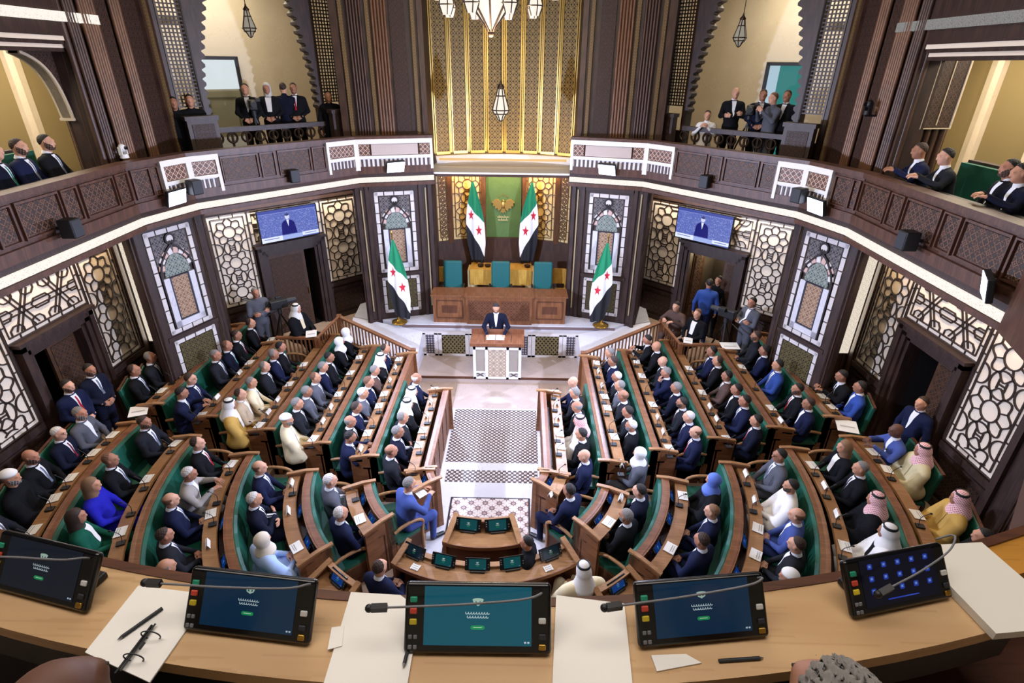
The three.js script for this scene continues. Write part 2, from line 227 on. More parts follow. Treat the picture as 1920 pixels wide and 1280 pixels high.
// pierced screen: cream ground, dark bars; kind 'round' is the chain of roundels, 'star' the straight-bar star
function screenPanel(parent, x0, x1, y0, y1, kind, back = MAT.cream, bar = MAT.latticeWood) {
  const g = new THREE.Group(); g.name = 'lattice_screen'; parent.add(g); g.position.set((x0 + x1) / 2, y0, 0);
  const w = x1 - x0, h = y1 - y0, bw = .085, m = new MB();
  const bk = new MB(); bk.ext(-w / 2, w / 2, 0, h, -.02, .012); bk.build('ground_panel', back, g);
  const fr = new MB(); const rect = (i, t, z) => fr.strip([[-w / 2 + i, i], [w / 2 - i, i], [w / 2 - i, h - i], [-w / 2 + i, h - i]], t, .0, z, true);
  rect(0, .03, .045); rect(bw, .02, .04);
  const nx = Math.max(3, Math.round(w / .27)), ny = Math.max(2, Math.round(h / .3));
  for (let i = 1; i < nx; i++) for (const y of [bw / 2, h - bw / 2]) fr.ext(-w / 2 + w * i / nx - .009, -w / 2 + w * i / nx + .009, y - bw / 2, y + bw / 2, .01, .03);
  for (let i = 1; i < ny; i++) for (const x of [-w / 2 + bw / 2, w / 2 - bw / 2]) fr.ext(x - bw / 2, x + bw / 2, h * i / ny - .009, h * i / ny + .009, .01, .03);
  fr.build('border', bar, g);
  const iw = w - 2 * bw - .02, ih = h - 2 * bw - .02, T = .021, cy0 = bw + .01;
  if (kind === 'round') {
    const R = iw * .47, ch = Math.max(iw * 1.06, .3), n = Math.ceil(ih / ch) + 1, clipX = iw / 2 + .005, yLo = cy0 - .005, yHi = cy0 + ih + .005, yTop = cy0 + ih - R * .98;
    const draw = (pts, closed) => { let cur = []; const L = closed ? [...pts, pts[0]] : pts; for (const p of L) { if (Math.abs(p[0]) <= clipX && p[1] >= yLo && p[1] <= yHi) cur.push(p); else { if (cur.length > 1) m.strip(cur, T, .008, .034); cur = []; } } if (cur.length > 1) m.strip(cur, T, .008, .034); };
    const seg = (x0, y0, x1, y1) => draw(Array.from({ length: 9 }, (_, i) => [x0 + (x1 - x0) * i / 8, y0 + (y1 - y0) * i / 8]), false);
    for (let k = 0; k < n; k++) {
      const cy = yTop - ch * k, yb = cy - ch / 2;
      draw(circ(0, cy, R * .42), true);
      const wav = []; for (let i = 0; i <= 80; i++) { const a = i / 80 * Math.PI * 2, q = R * (.9 + .1 * Math.cos(a * 8)); wav.push([q * Math.cos(a), cy + q * Math.sin(a)]); } draw(wav, false);
      for (let i = 0; i < 8; i++) { const a = (i + .5) * Math.PI / 4; seg(R * .42 * Math.cos(a), cy + R * .42 * Math.sin(a), R * .81 * Math.cos(a), cy + R * .81 * Math.sin(a)); }
      // knot between two roundels
      draw(circ(0, yb, R * .56, 0, 6.3, 28), true); for (const s of [-1, 1]) { seg(s * R * .18, yb - R * .2, s * R * .18, yb + R * .2); draw(circ(s * R * 1.06, yb, R * .42, s > 0 ? Math.PI * .5 : -Math.PI * .5, s > 0 ? Math.PI * 1.5 : Math.PI * .5, 14), false); } seg(-R * .18, yb, R * .18, yb);
    }
  } else {
    const n = Math.max(1, Math.round(iw / (ih * 1.25))), cw = iw / n;
    for (let k = 0; k < n; k++) {
      const cx = -iw / 2 + cw * (k + .5), cy = cy0 + ih / 2, q = ih * .16;
      for (let i = 0; i < 3; i++) for (const s of [-1, 1]) { const a = i * Math.PI / 3, dx = Math.cos(a), dy = Math.sin(a), len = Math.min(i === 0 ? cw / 2 : ih / 2 / Math.abs(dy), cw * .62), ox = -dy * q * .42 * s, oy = dx * q * .42 * s; m.strip([[cx - dx * len + ox, Math.max(cy0, Math.min(cy0 + ih, cy - dy * len + oy))], [cx + dx * len + ox, Math.max(cy0, Math.min(cy0 + ih, cy + dy * len + oy))]], T, .008, .034); }
      for (const sx of [-1, 1]) for (const sy of [-1, 1]) { const bx = cx + sx * cw * .27, by = cy + sy * ih * .5; m.strip([[bx - cw * .15, by], [bx - cw * .15, by - sy * ih * .12], [bx - cw * .06, by - sy * ih * .2], [bx + cw * .08, by - sy * ih * .2], [bx + cw * .16, by - sy * ih * .1], [bx + cw * .16, by]], T, .008, .034); }
      for (const sx of [-1, 1]) m.strip([[cx + sx * cw * .5, cy - ih * .13], [cx + sx * cw * .34, cy - ih * .13], [cx + sx * cw * .25, cy], [cx + sx * cw * .34, cy + ih * .13], [cx + sx * cw * .5, cy + ih * .13]], T, .008, .034);
    }
  }
  m.build('lattice', bar, g);
  return g;
}
// stepped timber door case with carved leaves; open > 0 swings that share of the doorway clear onto a dark corridor
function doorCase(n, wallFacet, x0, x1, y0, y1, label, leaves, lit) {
  const d = new THREE.Group(); d.name = 'door_' + n; scene.add(d); tag(d, label, 'door', null, 'structure');
  d.position.copy(wallFacet.position); d.quaternion.copy(wallFacet.quaternion);
  const fr = new MB(); const steps = [[0, .1, .14], [.09, .1, .1], [.18, .08, .05]];
  for (const [i, t, z] of steps) { fr.ext(x0 + i, x0 + i + t, y0, y1 - i, -.2, z); fr.ext(x1 - i - t, x1 - i, y0, y1 - i, -.2, z); fr.ext(x0 + i, x1 - i, y1 - i - t, y1 - i, -.2, z); }
  fr.ext(x0 - .04, x1 + .04, y1, y1 + .06, -.05, .18);
  fr.build('door_frame', MAT.wallWood, d);
  const a = x0 + .26, b = x1 - .26, b0 = b, t = y1 - .26;
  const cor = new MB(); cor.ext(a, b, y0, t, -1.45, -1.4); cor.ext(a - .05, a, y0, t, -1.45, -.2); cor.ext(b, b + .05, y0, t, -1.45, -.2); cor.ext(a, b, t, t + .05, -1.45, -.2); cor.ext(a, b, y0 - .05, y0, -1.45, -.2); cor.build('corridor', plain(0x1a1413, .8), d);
  for (const [u0, u1, swing] of leaves) {
    const L = new THREE.Group(); L.name = 'door_leaf'; d.add(L); const w = (u1 - u0) * (b - a); L.position.set(swing >= 0 ? a + u0 * (b - a) : a + u1 * (b - a), y0, -.16); L.rotation.y = swing; const s = swing >= 0 ? 1 : -1, X0 = swing >= 0 ? 0 : -w;
    const m = new MB(); m.ext(X0, X0 + w, 0, t - y0, -.025, .02); m.build('leaf_board', MAT.doorWood, L);
    const c = new MB(); for (const [q0, q1] of [[.06, .3], [.34, .94]]) c.ext(X0 + .07, X0 + w - .07, (t - y0) * q0, (t - y0) * q1, .015, .03); c.build('carved_panel', MAT.doorCarved, L);
    const hd = new MB(); hd.cyl(.012, .012, .18, X0 + (s > 0 ? w - .04 : .04), 1.0, .05, 8); hd.build('handle', MAT.brass, L);
  }
  if (lit) { const b2 = b0, p = new MB(); p.ext(a + (b - a) * .38, a + (b - a) * .62, y0 + 1.2, t - .12, -1.4, -1.385); p.build('plaster_strip', plain(0xddd0a6, .85), d); const bulb = new MB(); bulb.sph(.06, (a + b2) / 2, t - .1, -.95, 1, .6, 1); bulb.build('corridor_lamp_bulb', emit(0xffe9bd, 2), d); d.updateMatrixWorld(true); const pl = new THREE.PointLight(0xffe2ad, 7, 0, 2); pl.position.copy(d.localToWorld(new THREE.Vector3((a + b2) / 2, t - .1, -.95))); pl.castShadow = true; scene.add(pl); }
  return d;
}
MAT.doorWood = wood(0x3e2615, 0x5c3a20, 0x281708, { rough: .5 });
MAT.doorCarved = carved(0x2c1a0e, 0x5e3c22, .34, .55, .01);
const wallWood = (m, x0, x1, y0, y1, z0 = -.15, z1 = 0) => m.ext(x0, x1, y0, y1, z0, z1);
const SOFFIT = 4.4, WBASE = .57;
let doorN = 1;
// wall with a doorway between two tall screens; q runs from the far (stage) end
function doorWall(name, label, s, Pin, Pout, q, opt) {
  const P0 = s > 0 ? Pin : Pout, P1 = s > 0 ? Pout : Pin;
  const g = facet(null, numbered(name), P0, P1); tag(g, label, 'wall', null, 'structure'); const L = g.userData.len;
  const X = (a, b) => s > 0 ? [a, b] : [L - b, L - a], wm = new MB(), box = (a, b, y0, y1, z0, z1) => wm.ext(...X(a, b), y0, y1, z0, z1);
  const [p1a, p1b] = q.p1, [da, db] = q.door, [p2a, p2b] = q.p2, top = q.top;
  box(-.6, da + .1, 0, SOFFIT + .2, -.2, 0); box(db - .1, L + .6, 0, SOFFIT + .2, -.2, 0); box(da + .1, db - .1, top - .1, SOFFIT + .2, -.2, 0);
  wm.build('wall_body', MAT.wallWood, g);
  const tr = new MB();
  const bx = (a, b, y0, y1, z1) => tr.ext(...X(a, b), y0, y1, 0, z1);
  bx(-.4, L + .4, PAN.y1 + .04, PAN.y1 + .12, .05); bx(-.4, L + .4, PAN.y1 + .2, SOFFIT, .1);
  for (const [a, b] of [[p1a, p1b], [p2a, p2b]]) { bx(a - .02, b + .02, PAN.y0 - .14, PAN.y0 - .03, .06); bx(a - .02, b + .02, PAN.y0 - .28, PAN.y0 - .2, .03); bx(a, b, WBASE, WBASE + .16, .05); }
  for (const a of [p1a - .14, p2b + .02]) bx(a, a + .1, WBASE, PAN.y1 + .1, .07);
  tr.build('moulding', MAT.wallWood, g);
  for (const [a, b] of [[p1a, p1b], [p2a, p2b]]) { const c = new MB(); c.ext(...X(a + .08, b - .08), WBASE + .24, PAN.y0 - .34, 0, .012); c.build('carved_dado', MAT.darkPanel, g); }
  screenPanel(g, ...X(p1a, p1b), PAN.y0, PAN.y1, 'round'); screenPanel(g, ...X(p2a, p2b), PAN.y0, PAN.y1, 'round');
  screenPanel(g, ...X(p1b + .01, p2a - .01), top + .07, PAN.y1, 'star');
  doorCase(doorN++, g, ...X(da, db), WBASE, top, opt.doorLabel, opt.leaves, opt.lit);
  // warm washer strip under the balcony soffit
  const st = new MB(); st.ext(...X(0, L), SOFFIT - .05, SOFFIT - .02, .36, .42); st.build('washer_light_strip', emit(LIGHT.washerColor, 3), g);
  g.updateMatrixWorld(true);
  const c = g.localToWorld(new THREE.Vector3(L / 2, SOFFIT - .06, .39)), tg = g.localToWorld(new THREE.Vector3(L / 2, 2.9, .02));
  rectLight(opt.cool ? 0xfff1e0 : LIGHT.washerColor, LIGHT.washer * (opt.cool ? 1.9 : 1), L * .95, .06, c, tg);
  return g;
}
const PIN = [3.93, 14.58], POUT = [6.55, 12.0];
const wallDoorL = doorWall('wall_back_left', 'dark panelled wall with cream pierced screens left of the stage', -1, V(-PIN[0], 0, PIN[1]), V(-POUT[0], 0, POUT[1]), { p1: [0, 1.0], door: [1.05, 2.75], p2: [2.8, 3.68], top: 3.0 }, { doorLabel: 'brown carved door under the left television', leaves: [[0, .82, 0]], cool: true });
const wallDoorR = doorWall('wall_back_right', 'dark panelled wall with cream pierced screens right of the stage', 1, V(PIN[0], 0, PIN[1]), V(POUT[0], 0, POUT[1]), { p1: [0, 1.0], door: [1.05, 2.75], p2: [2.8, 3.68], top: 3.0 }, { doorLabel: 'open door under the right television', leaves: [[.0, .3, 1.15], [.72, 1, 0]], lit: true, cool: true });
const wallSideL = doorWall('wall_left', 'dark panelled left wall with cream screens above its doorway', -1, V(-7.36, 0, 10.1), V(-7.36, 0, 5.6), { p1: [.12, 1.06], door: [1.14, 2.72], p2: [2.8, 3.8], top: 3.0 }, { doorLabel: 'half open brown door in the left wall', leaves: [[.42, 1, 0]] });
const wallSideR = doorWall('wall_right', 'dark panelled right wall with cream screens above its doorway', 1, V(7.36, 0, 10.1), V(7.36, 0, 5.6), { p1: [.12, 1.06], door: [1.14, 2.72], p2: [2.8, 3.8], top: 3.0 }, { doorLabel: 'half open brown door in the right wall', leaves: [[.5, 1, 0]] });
// ---------- piers with the inlaid niches
function dashBorder(parent, x0, x1, y0, y1, t, name = 'marble_border') { const m = new MB(); const nx = Math.max(3, Math.round((x1 - x0) / .24)), ny = Math.max(2, Math.round((y1 - y0) / .25)), gp = .012; for (let i = 0; i < nx; i++) for (const y of [y0, y1 - t]) m.ext(x0 + (x1 - x0) * i / nx + gp, x0 + (x1 - x0) * (i + 1) / nx - gp, y, y + t, 0, .022); for (let i = 0; i < ny; i++) for (const x of [x0, x1 - t]) m.ext(x, x + t, y0 + (y1 - y0) * i / ny + gp, y0 + (y1 - y0) * (i + 1) / ny - gp, 0, .022); return m.build(name, MAT.stone, parent); }
MAT.nicheTile = carved(0x7a5c48, 0xc0a487, .3, .5, .002); MAT.tympanum = carved(0x4c5a58, 0xa7aea2, .26, .5, .002); MAT.spandrel = carved(0x29252a, 0x8a8482, .26, .5, .003); MAT.lowInlay = carved(0x211f13, 0x77693a, .24, .5, .003);
function nichePier(name, label, Pl, Pr) {
  const g = facet(null, numbered(name), Pl, Pr); tag(g, label, 'pier', null, 'structure'); const L = g.userData.len, c = L / 2, hw = .47;
  const b = new MB(); b.ext(0, L, .4, 4.5, -.14, 0); b.build('pier_body', MAT.wallWood, g);
  const t = new MB(); for (const x of [.02, c - hw - .2, c + hw + .12, L - .1]) t.ext(x, x + .08, .5, 4.45, 0, .05); t.ext(c - hw - .1, c + hw + .1, 4.3, 4.4, 0, .06); t.ext(c - hw - .1, c + hw + .1, 2.12, 2.2, 0, .04); t.ext(0, L, .4, .95, 0, .03); t.build('moulding', MAT.wallWood, g);
  const gs = new MB(); for (const x of [.14, L - .17]) gs.ext(x, x + .03, 1.2, 4.3, 0, .03); gs.build('inlay_line', plain(0x9b8a68, .5), g);
  dashBorder(g, c - hw, c + hw, 2.23, 4.24, .085); dashBorder(g, c - hw, c + hw, 1.12, 2.09, .075, 'lower_border');
  const lo = new MB(); lo.ext(c - hw + .1, c + hw - .1, 1.22, 1.99, 0, .012); lo.build('lower_inlay', MAT.lowInlay, g);
  const n = new THREE.Group(); n.name = 'niche'; g.add(n); n.position.set(c, 2.33, 0); const w = hw - .12, H = 1.8;
  const sp = new MB(); sp.ext(-w, w, 1.12, H, 0, .01); sp.build('spandrel_inlay', MAT.spandrel, n);
  const ty = new THREE.Shape(); ty.moveTo(-w * .78, 1.02); ty.lineTo(w * .78, 1.02); ty.quadraticCurveTo(w * .72, 1.3, 0, 1.46); ty.quadraticCurveTo(-w * .72, 1.3, -w * .78, 1.02);
  const tm = new MB(); tm.ext2(ty, .016, M4(0, 0, .006)); tm.build('tympanum_inlay', MAT.tympanum, n);
  for (let i = 0; i < 8; i++) { const u = (i + .5) / 8, a = Math.PI * (1 - u), x = Math.cos(a) * w * .86, y = 1.1 + Math.pow(Math.sin(a), .8) * .38, v = new MB(); v.rbox(.1, .12, .03, .015, 0, 0, 0); const m = v.build('voussoir', i & 1 ? MAT.stone : plain(0xc9a9a0, .4), n); m.position.set(x, y, .02); m.rotation.z = a - Math.PI / 2; }
  const k = new MB(); k.strip([[-w, 1.12], [-w * .8, 1.32], [-w * .4, 1.5], [0, 1.62], [w * .1, 1.68]], .035, .01, .05); k.strip([[w, 1.12], [w * .8, 1.32], [w * .4, 1.5], [0, 1.62], [-w * .1, 1.68]], .035, .01, .05); k.strip(circ(0, 1.71, .09), .03, .01, .05, true); k.strip([[-w, .0], [-w, 1.12]], .03, .01, .04); k.strip([[w, 0], [w, 1.12]], .03, .01, .04); k.build('arch_moulding', plain(0x221b1c, .45), n);
  const me = new MB(); me.add(new THREE.CylinderGeometry(.068, .068, .03, 16), M4(0, 1.71, .025, Math.PI / 2)); me.build('medallion', MAT.stone, n);
  const fr = new MB(); fr.ext(-w + .02, -w + .14, .0, 1.0, 0, .03); fr.ext(w - .14, w - .02, 0, 1.0, 0, .03); fr.ext(-w + .02, w - .02, 0, .12, 0, .03); fr.build('marble_frame', MAT.marble, n);
  const ln = new MB(); ln.strip([[-w + .16, .14], [w - .16, .14], [w - .16, .99], [-w + .16, .99]], .025, 0, .028, true); ln.build('dark_fillet', plain(0x2b3348, .45), n);
  const ti = new MB(); ti.ext(-w + .17, w - .17, .15, .98, 0, .015); ti.build('tile_field', MAT.nicheTile, n);
  return g;
}
const ledUp = new THREE.MeshStandardMaterial({ color: 0x000000, emissive: new THREE.Color(0xfff0dc), emissiveMap: (() => { const t = dataTex(64, (u, v) => { const k = hash2(u * 64, v * 64) > .8 ? 140 : 250; return [k, k, k]; }); t.repeat.set(5, 5); return t; })(), emissiveIntensity: 1.1, roughness: .6 });
for (const s of [-1, 1]) {
  const side = s < 0 ? 'left' : 'right', mk = (a, b) => s > 0 ? [V(a[0], 0, a[1]), V(b[0], 0, b[1])] : [V(-b[0], 0, b[1]), V(-a[0], 0, a[1])];
  nichePier('wall_pier', 'dark pier with an inlaid niche beside the stage, ' + side + ' of the apse', ...mk([1.72, 13.63], [3.46, 13.06]));
  nichePier('wall_pier', 'dark pier with an inlaid niche between back wall and ' + side + ' wall', ...mk([5.8, 10.58], [6.36, 9.17]));
  nichePier('wall_pier', 'dark pier with an inlaid niche nearest the camera on the ' + side, ...mk([6.9, 5.3], [6.3, 3.75]));
  // returns between piers and walls, with the upright lit strip
  const ret = (a, b, w) => { const [p, q] = mk(a, b), f = tag(facet(null, numbered('wall_return'), p, q), `dark timber return ${w}, ${side} side`, 'wall', null, 'structure'), L = f.userData.len, m = new MB(); m.ext(0, L, 0, 4.55, -.1, 0); for (let x = .1; x < L - .05; x += .16) m.ext(x, x + .07, WBASE, 4.3, 0, .03); m.build('return_boards', MAT.wallWood, f); return f; };
  ret([3.46, 13.06], [3.9, 14.6], 'behind the stage pier'); ret([6.56, 12.0], [5.8, 10.58], 'behind the corner pier'); ret([6.36, 9.17], [6.75, 10.32], 'beside the corner pier'); const f3 = ret([6.7, 10.3], [7.42, 10.3], 'with an upright light strip'); ret([7.36, 5.9], [6.9, 5.3], 'beside the near pier'); ret([1.9, 15.6], [1.72, 13.63], 'at the apse recess');
  const L3 = f3.userData.len, m = new MB(), xa = s > 0 ? .46 : L3 - .64; m.ext(xa, xa + .18, 1.69, 3.9, .035, .06); m.build('upright_light_strip', ledUp, f3); rectLight(0xfff0dc, 9, .16, 2.1, V(s * 7.25, 2.8, 10.2), V(s * 7.25, 2.8, 5));
  const f4 = tag(facet(null, numbered('trim_1'), ...mk([3.62, 14.3], [3.78, 14.34])), `upright light strip beside the stage pier, ${side} side`, 'light strip', null, 'structure'), m4 = new MB(); m4.ext(.04, .1, 1.7, 3.95, 0, .05); m4.build('upright_light_strip', ledUp, f4); rectLight(0xfff0dc, 30, .06, 2.2, V(s * 3.74, 2.8, 14.24), V(s * 4.9, 2.8, 13.55));
}
// ---------- balcony: parapet ring, floor, cornice light
const RING = [[1.63, 13.55], [3.3, 13.05], [5.62, 10.3], [5.95, 9.15], [5.85, 5.6], [5.35, 4.3], [2.4, 1.35]];
const BF = 4.68;
{
  const hole = [...RING, ...RING.slice().reverse().map(([x, D]) => [-x, D])];
  const b = struct('floor', 'balcony floor and soffit around the chamber', 'balcony');
  const m = new MB(); slab(m, [[-10.8, -3.9], [10.8, -3.9], [10.8, 18.8], [-10.8, 18.8]], SOFFIT, BF, [[...hole.slice(0, -1), hole[hole.length - 1], [-1.9, 13.7], [-1.9, 16.3], [1.9, 16.3], [1.9, 13.7]]]); m.build('balcony_slab', MAT.wallWood, b);
}
MAT.ledTex = dataTex(64, (u, v) => { const n = hash2(u * 64, v * 64); const k = n > .75 ? 150 : n > .5 ? 215 : 250; return [k, k, k]; });
MAT.ledTex.repeat.set(5, 5);
const ledMat = new THREE.MeshStandardMaterial({ color: 0x000000, emissive: new THREE.Color(0xfff7ec), emissiveMap: MAT.ledTex, emissiveIntensity: 1.6, roughness: .6 });
const mosRed = canvasTex(256, 256, (c, w) => { c.fillStyle = '#57392f'; c.fillRect(0, 0, w, w); const s = w / 4; for (let i = 0; i < 4; i++) for (let j = 0; j < 4; j++) { c.save(); c.translate(i * s + s / 2, j * s + s / 2); c.rotate(Math.PI / 4); c.strokeStyle = '#c8b39f'; c.lineWidth = s * .1; c.strokeRect(-s * .33, -s * .33, s * .66, s * .66); c.fillStyle = '#8d5a49'; c.fillRect(-s * .14, -s * .14, s * .28, s * .28); c.restore(); } });
mosRed.repeat.set(1 / .42, 1 / .42);
MAT.mosRed = new THREE.MeshStandardMaterial({ map: mosRed, roughness: .5 });
MAT.mosPale = carved(0xb3a097, 0xd0c4bc, .1, .5, .001);
MAT.paraWood = wood(0x462b1f, 0x674433, 0x2e1a12, { rough: .45 });
function parapet(s, i, runs) {
  const [a, b] = [RING[i], RING[i + 1]], P0 = s > 0 ? V(a[0], 0, a[1]) : V(-b[0], 0, b[1]), P1 = s > 0 ? V(b[0], 0, b[1]) : V(-a[0], 0, a[1]);
  const where = ['beside the apse', 'over the back door wall', 'over the corner pier', 'over the side wall'][i];
  const g = facet(null, numbered('balcony_parapet'), P0, P1); tag(g, (s < 0 ? 'left' : 'right') + ' balcony parapet ' + where + ' with white light strip', 'parapet', null, 'structure');
  const L = g.userData.len, X = (u, v) => s > 0 ? [u, v] : [L - v, L - u];
  const m = new MB(); m.ext(0, L, SOFFIT - .02, 4.78, -.12, 0); m.ext(-.01, L + .01, 4.40, 4.47, 0, .04); m.ext(0, L, 4.72, 5.42, -.14, -.05); m.build('parapet_body', MAT.paraWood, g);
  const rail = new MB(); rail.ext(-.02, L + .02, 5.42, 5.5, -.24, .0); rail.ext(-.01, L + .01, 4.78, 4.84, -.06, .01); rail.build('top_rail', MAT.paraWood, g);
  const led = new MB(); led.ext(0, L, 4.49, 4.60, 0, .035); led.build('cornice_light_strip', ledMat, g);
  for (const [u0, u1, kind] of runs) {
    const [x0, x1] = X(u0, u1);
    if (kind === 'wood') {
      const n = Math.max(1, Math.round((u1 - u0) / 1.05)), w = (x1 - x0) / n, fr = new MB();
      for (let k = 0; k < n; k++) {
        const xa = x0 + k * w, parts = [[xa + .05, xa + w * .66], [xa + w * .72, xa + w - .03]];
        for (const [p, q] of parts) { fr.strip([[p, 4.9], [q, 4.9], [q, 5.36], [p, 5.36]], .035, -.05, -.01, true); const c = new MB(); c.ext(p + .03, q - .03, 4.93, 5.33, -.05, -.035); c.build('carved_panel', MAT.parapetPanel, g); }
      }
      fr.build('panel_frame', MAT.paraWood, g);
    } else {
      const wm = new MB(); wm.ext(x0, x1, 5.34, 5.44, -.06, .03); wm.ext(x0, x1, 5.02, 5.08, -.06, .02); wm.ext(x0, x0 + .06, 4.76, 5.4, -.06, .025); wm.ext(x1 - .06, x1, 4.76, 5.4, -.06, .025); wm.ext(x0, x1, 4.84, 5.05, -.06, -.03); wm.build('stone_frame', MAT.white, g);
      const split = u1 - u0 > 1.2 ? [[x0 + .06, x0 + .3, 0], [x0 + .34, x1 - .34, 1], [x1 - .3, x1 - .06, 0]] : [[x0 + .07, x1 - .07, 0]];
      for (const [p, q, pale] of split) { const c = new MB(); c.ext(p, q, 5.09, 5.33, -.05, .0); c.build('mosaic_panel', pale ? MAT.mosPale : MAT.mosRed, g); }
      const nb = Math.round((x1 - x0) / .11), bl = new MB(); for (let k = 0; k < nb; k++) { const x = x0 + .06 + (x1 - x0 - .12) * (k + .5) / nb; bl.ext(x - .022, x + .022, 4.80, 5.0, -.04, -.012); } const bm = bl.build('dark_stone_slots', k => 0 || MAT.slot, g); bm.material = MAT.slot; bm.userData.kind = 'stuff';
    }
  }
  return g;
}
MAT.slot = plain(0x4b3a3c, .5);
for (const s of [-1, 1]) {
  parapet(s, 0, [[0, 1.74, 'stone']]);
  const l1 = Math.hypot(RING[2][0] - RING[1][0], RING[2][1] - RING[1][1]);
  parapet(s, 1, [[0, .75, 'stone'], [.75, l1 - .55, 'wood'], [l1 - .55, l1, 'stone']]);
  parapet(s, 2, [[0, .6, 'stone'], [.6, 1.19, 'wood']]);
  parapet(s, 3, [[0, 3.55, 'wood']]);
}
// plain front of the near gallery under the camera's desk
{ const g = struct('wall_gallery_front', 'plain timber front of the near gallery below the desk', 'wall'), m = new MB(); for (const s of [-1, 1]) for (let i = 4; i < 6; i++) m.bar(V(s * RING[i][0], 4.9, RING[i][1]), V(s * RING[i + 1][0], 4.9, RING[i + 1][1]), .1, 1.0); m.build('front_boards', MAT.paraWood, g); }
// ---------- flood lamps and loudspeakers on the cornice
function floodLamp(x, y, D, label, tx, ty, tD, k = 1) {
  const t = thing('flood_lamp', label, 'flood lamp', V(x, y, D), 0, 'flood lamps on the balcony cornice');
  const dir = V(tx, ty, tD).sub(V(x, y, D)).normalize(), q = null; t.lookAt(V(tx, ty, tD));
  const b = new MB(); b.rbox(.44, .28, .07, .015, 0, 0, -.04); b.build('lamp_housing', MAT.black, t);
  const f = new MB(); f.ext(-.205, .205, -.125, .125, -.004, .002); f.build('lamp_glass', emit(0xdfe6ff, 7), t);
  const y2 = new MB(); y2.ext(-.17, -.155, -.12, .02, -.06, -.03); y2.ext(.155, .17, -.12, .02, -.06, -.03); y2.ext(-.17, .17, -.13, -.115, -.06, -.03); y2.build('yoke', MAT.charcoal, t);
  const l = new THREE.SpotLight(LIGHT.floodColor, LIGHT.flood * k, 30, .85, .9, 2); l.position.copy(V(x, y, D)).addScaledVector(dir, .05); l.target.position.copy(V(tx, ty, tD)); l.castShadow = true; l.shadow.radius = 5; scene.add(l); scene.add(l.target);
}
for (const s of [-1, 1]) {
  const w = s < 0 ? 'left' : 'right';
  floodLamp(s * 2.45, 4.82, 13.2, 'glowing white flood lamp on the cornice beside the apse, ' + w, -s * 2.2, .8, 5.5);
  floodLamp(s * 5.62, 4.82, 9.75, 'glowing blue-white flood lamp on the cornice over the ' + w + ' corner pier', -s * 6.5, 1.6, 7.6);
  floodLamp(s * 5.7, 4.82, 5.9, 'glowing blue-white flood lamp on the cornice nearest the camera, ' + w, -s * 5.0, 2.2, 12.5, 2.2);
}
function speakerBox(x, y, D, turn, label) { const t = thing('loudspeaker', label, 'loudspeaker', V(x, y, D), turn); const b = new MB(); b.rbox(.2, .26, .2, .02); b.build('speaker_cabinet', MAT.black, t); const g = new MB(); g.ext(-.085, .085, -.11, .11, .098, .106); g.build('grille', MAT.charcoal, t); const h = new MB(); h.ext(-.02, .02, -.02, .02, -.2, -.1); h.build('bracket', MAT.black, t); }
for (const s of [-1, 1]) { const w = s < 0 ? 'left' : 'right'; speakerBox(s * 5.72, 4.92, 7.35, -s * Math.PI / 2, 'black loudspeaker on the ' + w + ' side parapet'); speakerBox(s * 5.45, 4.95, 10.05, -s * 1.1, 'small black loudspeaker on the ' + w + ' corner parapet'); speakerBox(s * 4.3, 4.86, 11.75, -s * .8, 'black loudspeaker under the ' + w + ' arch balcony'); }
// ---------- upper level
const TOP = 10.2;
